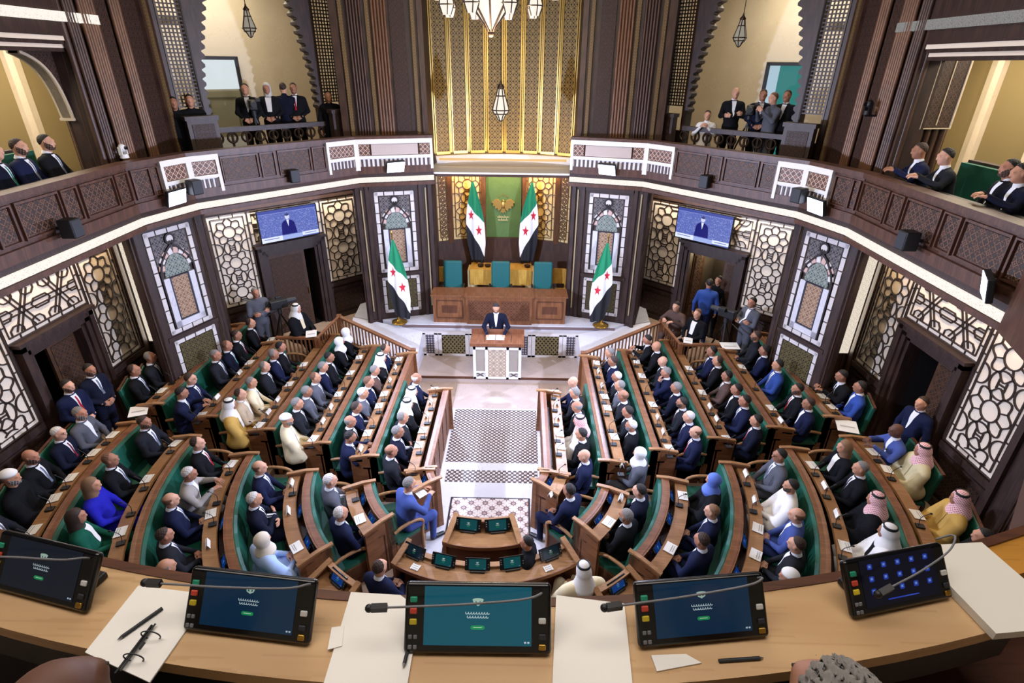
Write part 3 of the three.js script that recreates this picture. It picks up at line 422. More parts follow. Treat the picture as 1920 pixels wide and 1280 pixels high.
// fluted timber pillar: list of [q0, q1, depth, material]
function pillarWall(name, label, P0, P1, y0, items) { const g = facet(null, numbered(name), P0, P1); tag(g, label, 'pillar', null, 'structure'); const L = g.userData.len; const b = new MB(); b.ext(0, L, y0, TOP, -.35, 0); b.build('pillar_body', MAT.wallWood, g); for (const [q0, q1, z, mat, nm] of items) { const m = new MB(); if (nm === 'reed') { const n = Math.max(1, Math.round((q1 - q0) * L / .07)), w = (q1 - q0) * L / n; for (let k = 0; k < n; k++) m.cyl(w * .5, w * .5, TOP - y0, q0 * L + w * (k + .5), (TOP + y0) / 2, z * .5, 8); } else m.ext(q0 * L, q1 * L, y0, TOP, -.05, z); m.build(nm, mat, g); } return g; }
MAT.chain = carved(0x4a3420, 0xa88a58, .12, .45, .004);
for (const s of [-1, 1]) {
  const w = s < 0 ? 'left' : 'right', mk = (a, b) => s > 0 ? [V(a[0], 0, a[1]), V(b[0], 0, b[1])] : [V(-b[0], 0, b[1]), V(-a[0], 0, a[1])];
  const fl = (a) => s > 0 ? a : a.map(([p, q, ...r]) => [1 - q, 1 - p, ...r]);
  pillarWall('pillar_cluster', 'fluted dark timber pillar beside the golden apse, ' + w, ...mk([1.78, 14.05], [3.75, 13.75]), BF, fl([[.0, .06, .06, MAT.pillarWood, 'pilaster'], [.09, .13, .08, MAT.chain, 'inlay_line'], [.2, .36, .05, MAT.darkPanel, 'carved_strip'], [.39, .56, .1, MAT.pillarLight, 'reed'], [.58, .62, .05, MAT.chain, 'inlay_line'], [.66, .82, .1, MAT.pillarWood, 'reed'], [.86, .9, .08, MAT.chain, 'inlay_line'], [.92, 1, .05, MAT.pillarWood, 'pilaster']]));
  { const g = facet(null, numbered('pillar_return'), ...mk([3.75, 13.75], [3.95, 14.62])); tag(g, 'dark timber return between pillar and arch, ' + w, 'pillar', null, 'structure'); const m = new MB(), L = g.userData.len; m.ext(0, L, BF, TOP, -.1, 0); m.ext(L * .3, L * .5, BF, TOP, 0, .04); m.build('return_body', MAT.wallWood, g); const g2 = facet(null, numbered('pillar_return'), ...mk([1.8, 15.1], [1.78, 14.05])); tag(g2, 'dark timber reveal at the ' + w + ' edge of the apse', 'pillar', null, 'structure'); const m2 = new MB(); m2.ext(0, g2.userData.len, BF, TOP, -.1, 0); m2.build('reveal_body', MAT.wallWood, g2); }
  pillarWall('pillar_cluster', 'broad fluted timber pillar between arch and side gallery, ' + w, ...mk([6.62, 11.9], [6.42, 9.35]), BF, fl([[.0, .04, .06, MAT.pillarWood, 'pilaster'], [.06, .1, .09, MAT.chain, 'inlay_line'], [.11, .14, .07, MAT.pillarWood, 'pilaster'], [.17, .38, .04, MAT.darkPanel, 'carved_strip'], [.4, .52, .12, MAT.pillarLight, 'reed'], [.55, .68, .05, MAT.darkPanel, 'carved_strip'], [.7, .86, .14, MAT.pillarLight, 'reed'], [.89, .99, .1, MAT.pillarWood, 'reed']]));
  // side of the broad pillar towards the side gallery
  { const g = facet(null, numbered('pillar_return'), ...mk([6.42, 9.35], s > 0 ? [7.3, 9.53] : [6.95, 9.46])); tag(g, 'fluted side of the broad pillar facing the ' + w + ' side gallery', 'pillar', null, 'structure'); const L = g.userData.len, m = new MB(); m.ext(0, L, BF, TOP, -.1, 0); for (let x = .1; x < L; x += .14) m.cyl(.05, .05, TOP - BF, x, (TOP + BF) / 2, 0, 8); m.build('return_body', MAT.pillarWood, g); if (s > 0) { const c = new MB(); c.ext(.3, .84, 6.15, 7.28, 0, .07); c.build('carved_panel', MAT.darkPanel, g); const k = new MB(); k.strip([[.3, 6.15], [.84, 6.15], [.84, 7.28], [.3, 7.28]], .035, .04, .085, true); k.strip([[.57, 6.2], [.57, 7.25]], .02, .04, .08); k.build('panel_frame', plain(0xb9ab95, .5), g); } }
  // ----- arch wall
  const [A0, A1] = mk([3.9, 14.63], [6.6, 11.93]), a = facet(null, numbered(s < 0 ? 'wall_arch_left' : 'wall_arch_right'), A0, A1), L = a.userData.len; tag(a, 'dark timber wall with a scalloped arch over the ' + w + ' back gallery', 'wall', null, 'structure');
  const c = L / 2, shp = new THREE.Shape([[0, BF], [c - 1.7, BF], [c - 1.7, TOP], [0, TOP]].map((p) => new THREE.Vector2(...p)));
  const m = new MB(); m.ext(0, c - 1.8, BF, TOP, -.12, 0); m.ext(c + 1.8, L, BF, TOP, -.12, 0); m.ext(c - 1.8, c + 1.8, 9.6, TOP, -.3, 0); m.build('wall_body', MAT.wallWood, a);
  // scalloped jambs: half widths fall from the springing towards the crown
  const hwAt = (y) => y < 6.6 ? 1.24 : 1.24 - .36 * Math.pow((y - 6.6) / 1.6, 1.3);
  for (const k of [-1, 1]) { const sh = new THREE.Shape(); sh.moveTo(k * 1.36, BF); sh.lineTo(k * 1.36, 9.6); sh.lineTo(0, 9.6); const pts = []; for (let y = 9.2; y > 6.0; y -= .17) { const h = Math.max(0.02, hwAt(y)); pts.push([k * h, y], [k * (h - .055), y - .06], [k * (h - .05), y - .11], [k * hwAt(y - .15), y - .15]); } for (const p of pts) sh.lineTo(...p); sh.lineTo(k * 1.24, 6.0); sh.lineTo(k * 1.24, BF); sh.closePath(); const q = new MB(); q.ext2(sh, .26, M4(c, 0, -.24)); q.build('scalloped_jamb', MAT.wallWood, a);
    // pierced strip of small squares beside the jamb
    const x0 = c + k * 1.57 - .21, x1 = x0 + .42, gl = new MB(), ns = 6, st = (x1 - x0) / ns; for (let i = 0; i <= ns; i++) gl.ext(x0 + i * st - .012, x0 + i * st + .012, 6.15, TOP, -.03, 0.0); for (let y = 6.15; y < 9.6; y += st) gl.ext(x0, x1, y - .012, y + .012, -.03, .003); const gm = gl.build('pierced_grille', MAT.wallWood, a); gm.userData.kind = 'stuff';
    const ed = new MB(); ed.ext(x0 - .03, x0, BF, TOP, -.06, .02); ed.ext(x1, x1 + .03, BF, TOP, -.06, .02); ed.build('grille_edge', MAT.pillarWood, a); const cb = new MB(); cb.ext(x0 - .08, x1 + .08, BF, 5.92, .32, .52); cb.ext(x0 - .11, x1 + .11, 5.92, 6.0, .3, .55); cb.ext(x0 - .08, x1 + .08, BF, 5.6, -.06, .02); cb.build('corner_cabinet', MAT.wallWood, a); const cc = new MB(); cc.ext(x0, x1, 5.3, 5.85, .52, .535); cc.build('cabinet_panel', MAT.darkPanel, a); }
  // inner balustrade of the alcove
  const bal = new MB(); bal.ext(c - 1.3, c + 1.3, 5.62, 5.72, .0, .12); bal.ext(c - 1.3, c + 1.3, BF, 5.0, .02, .1); for (let x = c - 1.2; x < c + 1.25; x += .3) { bal.torus(.1, .025, x, 5.5, .06); bal.ext(x - .02, x + .02, 5.0, 5.6, .04, .08); } bal.build('inner_balustrade', MAT.wallWood, a);
  // cream alcove behind
  const al = facet(null, numbered('wall_alcove_' + w), A0, A1); tag(al, 'cream plastered alcove behind the ' + w + ' arch', 'wall', null, 'structure');
  const r = new MB(); r.ext(-1.2, L + 1.2, BF, 9.2, -3.0, -2.9); r.ext(-1.0, -.9, BF, 9.2, -3, -.3); r.ext(L + .9, L + 1.0, BF, 9.2, -3, -.3); r.ext(-1, L + 1, 9.1, 9.2, -3, -.3); r.build('plaster', MAT.creamWall, al);
  const fl2 = new MB(); fl2.ext(-1, L + 1, BF, 4.85, -2.95, -.25); fl2.build('alcove_floor', MAT.carpet, al);
  const lp = new MB(); lp.ext(c - .9, c + .9, 9.06, 9.1, -2.2, -1.2); lp.build('ceiling_light', emit(LIGHT.galleryColor, 2), al);
  a.updateMatrixWorld(true); al.updateMatrixWorld(true);
  rectLight(LIGHT.galleryColor, LIGHT.gallery, 1.8, 1.0, al.localToWorld(new THREE.Vector3(c, 9.05, -1.7)), al.localToWorld(new THREE.Vector3(c, 5, -1.72)));
  // a framed doorway in the alcove
  const dx = s < 0 ? c - .46 : c - .71, dw = s < 0 ? .95 : .9, dr = new THREE.Group(); dr.name = 'door_' + doorN++; scene.add(dr); tag(dr, s < 0 ? 'bright glazed door at the back of the left alcove' : 'teal lit doorway at the back of the right alcove', 'door', null, 'structure'); dr.position.copy(al.position); dr.quaternion.copy(al.quaternion);
  const f = new MB(); f.ext(dx - .08, dx, 4.85, 7.1, -2.9, -2.8); f.ext(dx + dw, dx + dw + .08, 4.85, 7.1, -2.9, -2.8); f.ext(dx - .08, dx + dw + .08, 7.02, 7.1, -2.9, -2.8); f.build('door_frame', MAT.charcoal, dr);
  if (s < 0) { const p = new MB(); p.ext(dx, dx + dw, 6.35, 7.02, -2.88, -2.86); p.build('bright_window_pane', emit(0xe6f1f5, .95), dr); const q = new MB(); q.ext(dx, dx + dw, 4.9, 6.3, -2.88, -2.86); q.build('door_leaf', plain(0x8b8a72, .4), dr); const k = new MB(); k.strip([[dx + .14, 5.35], [dx + dw - .14, 5.35], [dx + dw - .14, 6.15], [dx + .14, 6.15]], .05, -2.86, -2.84, true); k.build('leaf_moulding', plain(0x5b5b4c, .5), dr); const w2 = new MB(); w2.ext(dx, dx + dw, 4.9, 5.2, -2.87, -2.85); w2.build('kick_panel', plain(0xcfd8da, .5), dr); } else { const p = new MB(); p.ext(dx + .26, dx + dw, 4.9, 7.02, -2.88, -2.86); p.build('lit_window_pane', emit(0x2f8f8a, .75), dr); const q = new MB(); q.ext(dx, dx + .26, 4.9, 7.02, -2.88, -2.86); q.build('bright_window_edge', emit(0xb9d6e6, .9), dr); }
  // ----- side gallery
  const sg = struct('wall_gallery_' + w, 'cream side gallery above the ' + w + ' wall', 'wall');
  const wl = new MB(); wl.ext(s * 9.6 - .05, s * 9.6 + .05, BF, 7.75, -14, -1); wl.build('plaster', MAT.creamWall, sg);
  const kh = new MB(); for (const D of [13.2, 11.6, 9.2]) kh.ext(s * 9.52 - .03, s * 9.52 + .03, BF, 7.2, -D, -(D - 1.1)); kh.build('recessed_bay', MAT.khakiWall, sg);
  const pl = new MB(); for (const D of [13.35, 11.75, 10.4, 9.35, 8.0]) pl.ext(s * 9.45 - .06, s * 9.45 + .06, BF, 7.3, -D, -(D - .16)); pl.ext(s * 9.4 - .1, s * 9.4 + .1, 7.3, 7.45, -14, -1); pl.build('pilaster', MAT.cream, sg);
  const ce = new MB(); ce.ext(s > 0 ? 6.75 : -10.5, s > 0 ? 10.5 : -6.75, 7.7, 7.8, -14, -1); ce.build('gallery_ceiling', MAT.creamWall, sg);
  const hd = new MB(); for (const [y0, y1, x] of [[7.1, 7.15, 6.5], [7.2, 7.25, 6.46], [7.31, 7.5, 6.42], [7.63, 7.9, 6.4], [7.9, TOP, 6.5]]) hd.ext(s > 0 ? x : -x - .3, s > 0 ? x + .3 : -x, y0, y1, -9.4, -1); hd.build('header_beam', MAT.wallWood, sg);
  const hm = new MB(); for (const [y0, y1, x] of [[7.15, 7.2, 6.5], [7.25, 7.31, 6.44]]) hm.ext(s > 0 ? x : -x - .3, s > 0 ? x + .3 : -x, y0, y1, -9.4, -1); hm.build('header_moulding', MAT.cream, sg);
  const ld = new MB(); ld.ext(s > 0 ? 6.36 : -6.44, s > 0 ? 6.44 : -6.36, 7.5, 7.63, -10.1, -1); ld.build('header_light_strip', s < 0 ? ledMat : new THREE.MeshStandardMaterial({ color: 0x000000, emissive: new THREE.Color(0xd5d2cf), emissiveMap: MAT.ledTex, emissiveIntensity: .55 }), sg);
  // carved bracket under the header
  if (s < 0) { const sh = new THREE.Shape(), cv = (h) => { h.bezierCurveTo(.26, .6, .4, .8, .8, .92); }; sh.moveTo(0, 0); sh.lineTo(.2, 0); cv(sh); sh.lineTo(.8, 1.0); sh.lineTo(0, 1.0); sh.closePath(); const mt = new THREE.Matrix4().makeTranslation(-6.72, 6.15, -9.5).multiply(new THREE.Matrix4().makeRotationY(-Math.PI / 2)); const br = new MB(); br.ext2(sh, .14, mt); br.build('carved_bracket', MAT.darkPanel, sg); const e2 = new THREE.Shape(); e2.moveTo(.16, 0); e2.lineTo(.2, 0); cv(e2); e2.lineTo(.8, .96); e2.bezierCurveTo(.38, .84, .22, .62, .16, 0); const bl = new MB(); bl.ext2(e2, .2, new THREE.Matrix4().makeTranslation(.03, 0, 0).multiply(mt)); bl.ext(-6.9, -6.68, 6.12, 6.16, -9.5, -9.28); bl.build('bracket_edge', plain(0xb9ab95, .5), sg); }
  const lg = new MB(); lg.ext(s > 0 ? 7.6 : -8.8, s > 0 ? 8.8 : -7.6, 7.66, 7.7, -12, -6.5); lg.build('ceiling_light', emit(LIGHT.galleryColor, 2), sg);
  rectLight(LIGHT.galleryColor, LIGHT.gallery, 1.2, 5, new THREE.Vector3(s * 8.2, 7.64, -9.2), new THREE.Vector3(s * 8.2, 4, -9.21));
  // gallery benches behind the seated people
  const gb = thing('gallery_bench', 'dark green gallery bench behind the people on the ' + w + ' balcony', 'bench', V(s * 7.35, BF, 7.4), 0);
  const g1 = new MB(); g1.ext(-.28, .28, .05, .45, -1.9, 1.9); g1.build('seat', MAT.leather, gb); const g2 = new MB(); g2.ext(s > 0 ? .18 : -.28, s > 0 ? .28 : -.18, .4, .98, -1.9, 1.9); g2.build('backrest', MAT.leather, gb); const g3 = new MB(); g3.ext(s > 0 ? .28 : -.42, s > 0 ? .42 : -.28, .0, 1.02, -1.9, 1.9); g3.build('back_shell', MAT.wallWood, gb);
  const fd = thing('gallery_desk', 'narrow dark desk along the ' + w + ' balcony parapet', 'desk', V(s * 6.25, BF, 7.4), 0); const d1 = new MB(); d1.ext(-.2, .2, .72, .76, -1.9, 1.9); d1.build('desk_top', MAT.black, fd); for (const z of [-1.8, 0, 1.8]) { const d2 = new MB(); d2.ext(-.18, .18, 0, .72, z - .03, z + .03); d2.build('desk_support', MAT.black, fd); }
  for (let i = 0; i < 3; i++) { const ch = thing('high_back_chair', ['first', 'second', 'third'][i] + ' black chair back from the pillar on the ' + w + ' gallery', 'chair', V(s * 8.1, BF, 8.6 - i * .75), -s * Math.PI / 2); const q = new MB(); q.rbox(.5, .6, .1, .03, 0, .95, -.22); q.build('backrest', MAT.black, ch); const q2 = new MB(); q2.rbox(.5, .1, .48, .03, 0, .48, 0); q2.build('seat', MAT.black, ch); for (const [x, z] of [[-.2, -.2], [.2, -.2], [-.2, .2], [.2, .2]]) { const q3 = new MB(); q3.ext(x - .02, x + .02, 0, .45, z - .02, z + .02); q3.build('leg', MAT.black, ch); } }
}
// ---------- apse: golden wall above, presidium recess below
{
  const g = struct('wall_apse', 'concave golden wall of carved strips above the presidium', 'wall'), n = 8, R = 3.35, half = Math.asin(1.8 / R), cD = 15.5 - R;
  const at = (a, o = 0) => [Math.sin(a) * (R - o), cD + Math.cos(a) * (R - o)];
  for (let i = 0; i < n; i++) {
    const a0 = -half + 2 * half * i / n, a1 = -half + 2 * half * (i + 1) / n, [x0, D0] = at(a0), [x1, D1] = at(a1);
    const f = facet(g, 'gold_bay', V(x0, 0, D0), V(x1, 0, D1)), L = f.userData.len;
    const p = new MB(); p.ext(0, L, 4.84, TOP, -.1, 0); p.build('carved_strip', MAT.goldPanel, f);
    const r = new MB(); for (const x of [0, L]) for (const d of [-.045, .0, .045]) r.ext(x + d - .012, x + d + .012, 4.9, TOP, 0, d === 0 ? .03 : .045); r.ext(.05, L - .05, 4.86, 4.93, 0, .04); r.build('gold_rib', MAT.gold, f);
  }
  const fr = []; for (let i = 0; i <= 16; i++) { const a = -half + 2 * half * i / 16; const [x, D] = at(a); fr.push({ x, D, nx: -Math.sin(a), nD: -Math.cos(a) }); }
  const w = new MB(); w.add(sweep([[-.2, 4.62], [.1, 4.62], [.12, 4.7], [.06, 4.84], [-.2, 4.84]], fr)); w.build('stone_cornice', MAT.white, g);
  const w2 = new MB(); w2.add(sweep([[.02, 4.52], [.08, 4.52], [.08, 4.62], [.02, 4.62]], fr)); w2.build('cornice_light_strip', emit(LIGHT.apseColor, 1.6), g);
  // lower recess
  const b = struct('wall_presidium', 'timber and gold recess behind the presidium with a green centre panel', 'wall');
  const arcAt = (x) => cD + Math.sqrt(R * R - x * x) - .1;
  const dado = new MB(); const xs = [-1.85, -1.45, -.55, .55, 1.45, 1.85]; for (let i = 0; i < 5; i++) dado.bar(V(xs[i], 1.7, arcAt(xs[i])), V(xs[i + 1], 1.7, arcAt(xs[i + 1])), .12, 1.75); dado.build('timber_dado', MAT.pillarWood, b);
  const head = new MB(); for (let i = 0; i < 5; i++) head.bar(V(xs[i], 4.55, arcAt(xs[i])), V(xs[i + 1], 4.55, arcAt(xs[i + 1])), .12, .16); head.build('head_rail', MAT.goldWood, b);
  for (let i = 0; i < 5; i++) if (i !== 2) { const p0 = V(xs[i], 0, arcAt(xs[i])), p1 = V(xs[i + 1], 0, arcAt(xs[i + 1])), f = facet(b, 'gold_screen', p0, p1), L = f.userData.len; screenPanelGold(f, .04, L - .04, 2.56, 4.48); }
  const post = new MB(); for (const x of [-1.46, -.56, .56, 1.46]) post.ext(x - .06, x + .06, 2.5, 4.6, -arcAt(x) - .02, -arcAt(x) + .1); post.build('timber_post', MAT.pillarLight, b);
  const gp = new MB(); gp.ext(-.5, .48, 2.56, 4.5, -arcAt(0) - .02, -arcAt(0) + .02); gp.build('green_panel', new THREE.MeshStandardMaterial({ map: fabricTex(0x47682f, 0x5c7d48), roughness: .6 }), b);
  // emblem: an eagle with spread wings under three stars, gilt
  const e = new THREE.Group(); e.name = 'gilt_emblem'; b.add(e); e.position.copy(V(-.02, 3.52, arcAt(0) - .03));
  const wing = new THREE.Shape(); wing.moveTo(0, -.02); wing.bezierCurveTo(.06, .1, .12, .14, .2, .13); wing.lineTo(.3, .04); wing.lineTo(.25, .02); wing.lineTo(.27, -.05); wing.lineTo(.2, -.05); wing.lineTo(.21, -.13); wing.lineTo(.13, -.11); wing.lineTo(.12, -.19); wing.lineTo(.05, -.15); wing.closePath();
  for (const k of [-1, 1]) { const m = new MB(), pts = wing.getPoints(8).map((p) => new THREE.Vector2(p.x * k, p.y)); if (k < 0) pts.reverse(); m.ext2(new THREE.Shape(pts), .03, M4(k * .02, 0, 0), .006); m.build('wing', MAT.gold, e); }
  const bd = new MB(); bd.sph(.05, 0, -.02, .03, 1, 2.2, .7); bd.sph(.032, 0, .1, .04); bd.box(.03, .02, .03, .03, .1, .05); bd.build('eagle_body', MAT.gold, e);
  const tl = new MB(); const ts = new THREE.Shape([[-.03, -.1], [.03, -.1], [.09, -.25], [.03, -.22], [0, -.27], [-.03, -.22], [-.09, -.25]].map((p) => new THREE.Vector2(...p))); tl.ext2(ts, .025, M4(0, 0, 0)); tl.build('tail', MAT.gold, e);
  const starShape = (r) => new THREE.Shape(Array.from({ length: 10 }, (_, i) => { const q = i & 1 ? r * .4 : r, a = Math.PI / 2 + i * Math.PI / 5; return new THREE.Vector2(q * Math.cos(a), q * Math.sin(a)); }));
  for (const [x, y] of [[-.11, .21], [0, .25], [.11, .21]]) { const m = new MB(); m.ext2(starShape(.035), .015, M4(x, y, 0)); m.build('star', MAT.gold, e); }
  const txt = canvasTex(256, 96, (c, ww, h) => { c.clearRect(0, 0, ww, h); c.strokeStyle = '#d8c894'; c.lineWidth = 6; c.lineCap = 'round'; for (const [y, x0, x1] of [[26, 40, 216], [66, 56, 200]]) { c.beginPath(); for (let x = x1; x > x0; x -= 26) { c.moveTo(x, y); c.bezierCurveTo(x - 4, y + 16, x - 16, y + 16, x - 20, y - 2); c.moveTo(x - 20, y - 2); c.lineTo(x - 20, y - ((x * 7) % 3) * 8); } c.stroke(); } }); txt.flipY = true;
  const tm = new MB({ keepUV: true }); tm.add(new THREE.PlaneGeometry(.46, .2)); const ins = tm.build('inscription', new THREE.MeshStandardMaterial({ map: txt, transparent: true, alphaTest: .3, roughness: .4 }), e); ins.position.set(0, -.4, .012);
  rectLight(LIGHT.apseColor, LIGHT.apse, 3.0, .08, V(0, 4.5, arcAt(0) - .55), V(0, 2.6, arcAt(0) + .1));
  const sl = new MB(); sl.ext(-1.5, 1.5, 4.52, 4.56, -arcAt(0) + .5, -arcAt(0) + .6); sl.build('cove_light_strip', emit(LIGHT.apseColor, 2), b);
  const cv = new MB(); slab(cv, [[-1.9, 13.6], [1.9, 13.6], [1.9, 16.2], [-1.9, 16.2]], 4.56, 4.62); cv.build('recess_ceiling', MAT.pillarWood, b);
  // upward light on the gold wall
  rectLight(LIGHT.apseColor, LIGHT.apse * .55, 3.2, .1, V(0, 4.9, 14.4), V(0, 7.0, 15.4));
  const ul = new MB(); ul.ext(-1.6, 1.6, 4.82, 4.86, -14.45, -14.35); ul.build('uplight_strip', emit(LIGHT.apseColor, 1), g);
  const lg = new MB(); slab(lg, [[-1.78, 13.6], [1.78, 13.6], [1.78, 15.4], [-1.78, 15.4]], 4.62, 4.66); lg.build('ledge', MAT.white, g);
}
function screenPanelGold(f, x0, x1, y0, y1) { return screenPanel(f, x0, x1, y0, y1, 'round', MAT.goldBack, MAT.goldBar ??= plain(0x5a3c16, .5)); }
// ---------- outer shell and ceiling lights
{
  const o = struct('wall_outer', 'outer walls enclosing chamber, galleries and corridors', 'wall'), m = new MB(); m.ext(-11, -10.8, 0, TOP + .2, -19, 4); m.ext(10.8, 11, 0, TOP + .2, -19, 4); m.ext(-11, 11, 0, TOP + .2, -19, -18.8); m.ext(-11, 11, 0, TOP + .2, 3.8, 4); m.build('outer_wall', MAT.creamWall, o);
  const c = struct('ceiling', 'timber ceiling of the chamber with bright light panels', 'ceiling'), k = new MB(); k.ext(-11, 11, TOP, TOP + .2, -19, 4); k.build('ceiling_boards', MAT.pillarWood, c);
  for (const [x, D, w, d] of [[0, 8.4, 6.5, 6.5], [0, 1.2, 6, 1.6]]) { const p = new MB(); p.ext(x - w / 2, x + w / 2, TOP - .06, TOP - .02, -D - d / 2, -D + d / 2); p.build('ceiling_light_panel', emit(LIGHT.ceilingColor, 2.5), c); rectLight(LIGHT.ceilingColor, D < 4 ? LIGHT.near : LIGHT.ceiling, w, d, V(x, TOP - .08, D), V(x, 0, D + .001)); }
}
// ---------- seating: rows parallel to the aisle, bending round towards the camera
const ord = ['aisle', 'second', 'third', 'fourth', 'fifth', 'wall'];
const straightFrames = (s, R, d0, d1) => [{ x: s * R, D: d0, nx: s, nD: 0 }, { x: s * R, D: d1, nx: s, nD: 0 }];
const arcFrames = (s, R, a0, a1) => { const n = Math.max(4, Math.round((a1 - a0) / 4)), f = []; for (let i = 0; i <= n; i++) { const a = (a0 + (a1 - a0) * i / n) * Math.PI / 180; f.push({ x: s * R * Math.cos(a), D: AC - R * Math.sin(a), nx: s * Math.cos(a), nD: -Math.sin(a) }); } return f; };
const lift = (prof, y) => prof.map(([r, h]) => [r, h + y]);
function clipFrames(fr, t, end) { // a short run of path of length t at one end
  const a = end ? fr[fr.length - 1] : fr[0], b = end ? fr[fr.length - 2] : fr[1], dx = b.x - a.x, dD = b.D - a.D, l = Math.hypot(dx, dD), k = t / l;
  const c = { x: a.x + dx * k, D: a.D + dD * k, nx: a.nx, nD: a.nD }; return end ? [c, a] : [a, c];
}
MAT.wellWood = wood(0x2c1410, 0x45221a, 0x1c0b08);
function benchRow(k, s, frames, label, t, opt = {}) {
  const seatFr = opt.seatTo ? [frames[0], { ...frames[1], D: opt.seatTo }] : frames;
  const c = frames[Math.floor(frames.length / 2)], g = thing(k ? 'bench_row' : 'front_desk', label, k ? 'bench' : 'desk', V(0, 0, 0), 0, 'benches and desks of the members');
  const sw = (name, prof, mat, fr = frames, o) => { const m = new MB({ rot: true }); m.add(sweep(lift(prof, t), fr)); return m.build(name, mat, g); };
  if (k) {
    sw('seat_base', [[-.60, .0], [-.16, 0], [-.16, .37], [-.60, .37]], MAT.benchDark, seatFr);
    sw('seat', [[-.66, .37], [-.14, .37], [-.14, .45], [-.62, .47], [-.66, .44]], MAT.leather, seatFr);
    sw('backrest', [[-.16, .45], [-.04, .45], [-.02, .985], [-.08, .995], [-.12, .97], [-.15, .75]], MAT.leather, seatFr);
    sw('back_shell', [[-.04, 0], [.03, 0], [.03, .97], [-.04, .97]], MAT.benchWood);
  } else {
    sw('front_panel', [[-.03, 0], [.03, 0], [.03, .97], [-.03, .97]], MAT.benchWood);
    const p = 5; if (frames.length === 2) for (let i = 0; i < p; i++) { const a = frames[0].D + (frames[1].D - frames[0].D) * (i + .1) / p, b = frames[0].D + (frames[1].D - frames[0].D) * (i + .9) / p; const c2 = new MB(), xo = frames[0].x - s * .038; c2.ext(xo - .008, xo + .008, .15, .85, -b, -a); c2.build('carved_panel', MAT.benchCarved, g); }
  }
  sw('top_rail', [[-.07, .97], [.0, .97], [.0, 1.0], [-.06, 1.01]], MAT.benchWood); sw('rail_inlay', [[.0, .975], [.035, .975], [.035, 1.0], [.0, 1.0]], MAT.railRed); sw('rail_edge', [[.035, .96], [.06, .96], [.06, .995], [.035, .995]], MAT.benchWood);
  if (opt.desk !== false) {
    sw('desk_well', [[.03, .74], [.16, .74], [.16, .77], [.03, .77]], MAT.wellWood);
    sw('desk_top', [[.15, .9], [.34, .875], [.345, .905], [.16, .93]], opt.deskMat ?? MAT.deskWood);
    sw('desk_front', [[.05, .0], [.08, .0], [.08, .75], [.05, .75]], MAT.benchDark);
  }
  const endProf = opt.desk === false ? [[-.14, 0], [.06, 0], [.06, .99], [-.1, 1.0]] : [[-.12, 0], [.36, 0], [.36, .95], [.06, 1.0], [-.1, 1.0]];
  for (const e of [0, 1]) { const fr = clipFrames(frames, .05, e); sw('end_panel', endProf, MAT.benchWood, fr); sw('end_cap', opt.desk === false ? [[-.14, 1.0], [.08, .99], [.08, 1.02], [-.14, 1.03]] : [[-.14, 1.0], [.06, 1.0], [.38, .945], [.38, .975], [.06, 1.03], [-.14, 1.03]], MAT.deskWood, clipFrames(frames, .06, e)); }
  if (k) for (const e of [0, 1]) { // curved arm at each end of the bench
    const f = clipFrames(seatFr, .03, e)[e ? 1 : 0], P = (r, y) => V(f.x + f.nx * r, t + y, f.D + f.nD * r); const m = new MB(); m.tube([P(-.1, .66), P(-.3, .69), P(-.52, .66), P(-.62, .58), P(-.6, .45), P(-.6, .2), P(-.6, .02)], .028, 16, 6); m.build('armrest', MAT.deskWood, g); const q = new MB({ rot: true }); q.add(sweep(lift([[-.6, .1], [-.12, .1], [-.12, .4], [-.6, .4]], t), clipFrames(seatFr, .04, e))); q.build('seat_end', MAT.benchWood, g);
  }
  return g;
}
const STRAIGHT = [[7.1, 9.68], [7.42, 11.22], [7.75, 11.55], [7.95, 11.85], [8.1, 11.15], [8.25, 11.75]];
const ARC = [[12, 34], [17, 45], [6.5, 43], [1, 49], [-2, 53], [-3, 57]];
for (const s of [-1, 1]) for (let k = 0; k < 6; k++) {
  const w = s < 0 ? 'left' : 'right', t = TIER[k];
  benchRow(k, s, straightFrames(s, ROW[k], ...STRAIGHT[k]), k ? `straight green bench with wooden desk behind, ${ord[k - 1]} row ${w} of the aisle` : `straight carved front desk along the ${w} edge of the aisle`, t, k === 1 ? { seatTo: 9.98 } : {});
  benchRow(k, s, arcFrames(s, ROW[k], ...ARC[k]), k ? `curved green bench with wooden desk behind, ${ord[k - 1]} row ${w} of the clerks` : `short curved front desk ${w} of the mosaic carpet`, t);
}
// ---------- screens on the desks, microphones, papers
const tabTex = (kind) => canvasTex(256, 160, (c, w, h) => { const g = kind === 'blue' ? '#123a86' : kind === 'dark' ? '#0d2b3a' : '#0e5f66'; c.fillStyle = g; c.fillRect(0, 0, w, h); c.fillStyle = kind === 'blue' ? '#7f9be0' : '#cfe6dc'; c.beginPath(); c.moveTo(w / 2 - 22, 46); c.lineTo(w / 2 + 22, 46); c.lineTo(w / 2 + 10, 68); c.lineTo(w / 2 - 10, 68); c.fill(); c.fillRect(w / 2 - 30, 76, 60, 5); c.fillRect(w / 2 - 22, 86, 44, 4); c.fillStyle = '#1d9a63'; c.fillRect(w / 2 - 22, 104, 44, 13); c.fillStyle = '#b9cfe6'; c.fillRect(w - 30, h - 16, 8, 6); c.fillRect(w - 18, h - 16, 8, 6); });
const screenMat = (t, k) => new THREE.MeshStandardMaterial({ color: 0x000000, emissive: new THREE.Color(0xffffff), emissiveMap: t, emissiveIntensity: k, roughness: .18 });
const SCR = { teal: screenMat(tabTex('teal'), .55), blue: screenMat(tabTex('blue'), .7), dark: screenMat(tabTex('dark'), .45) };
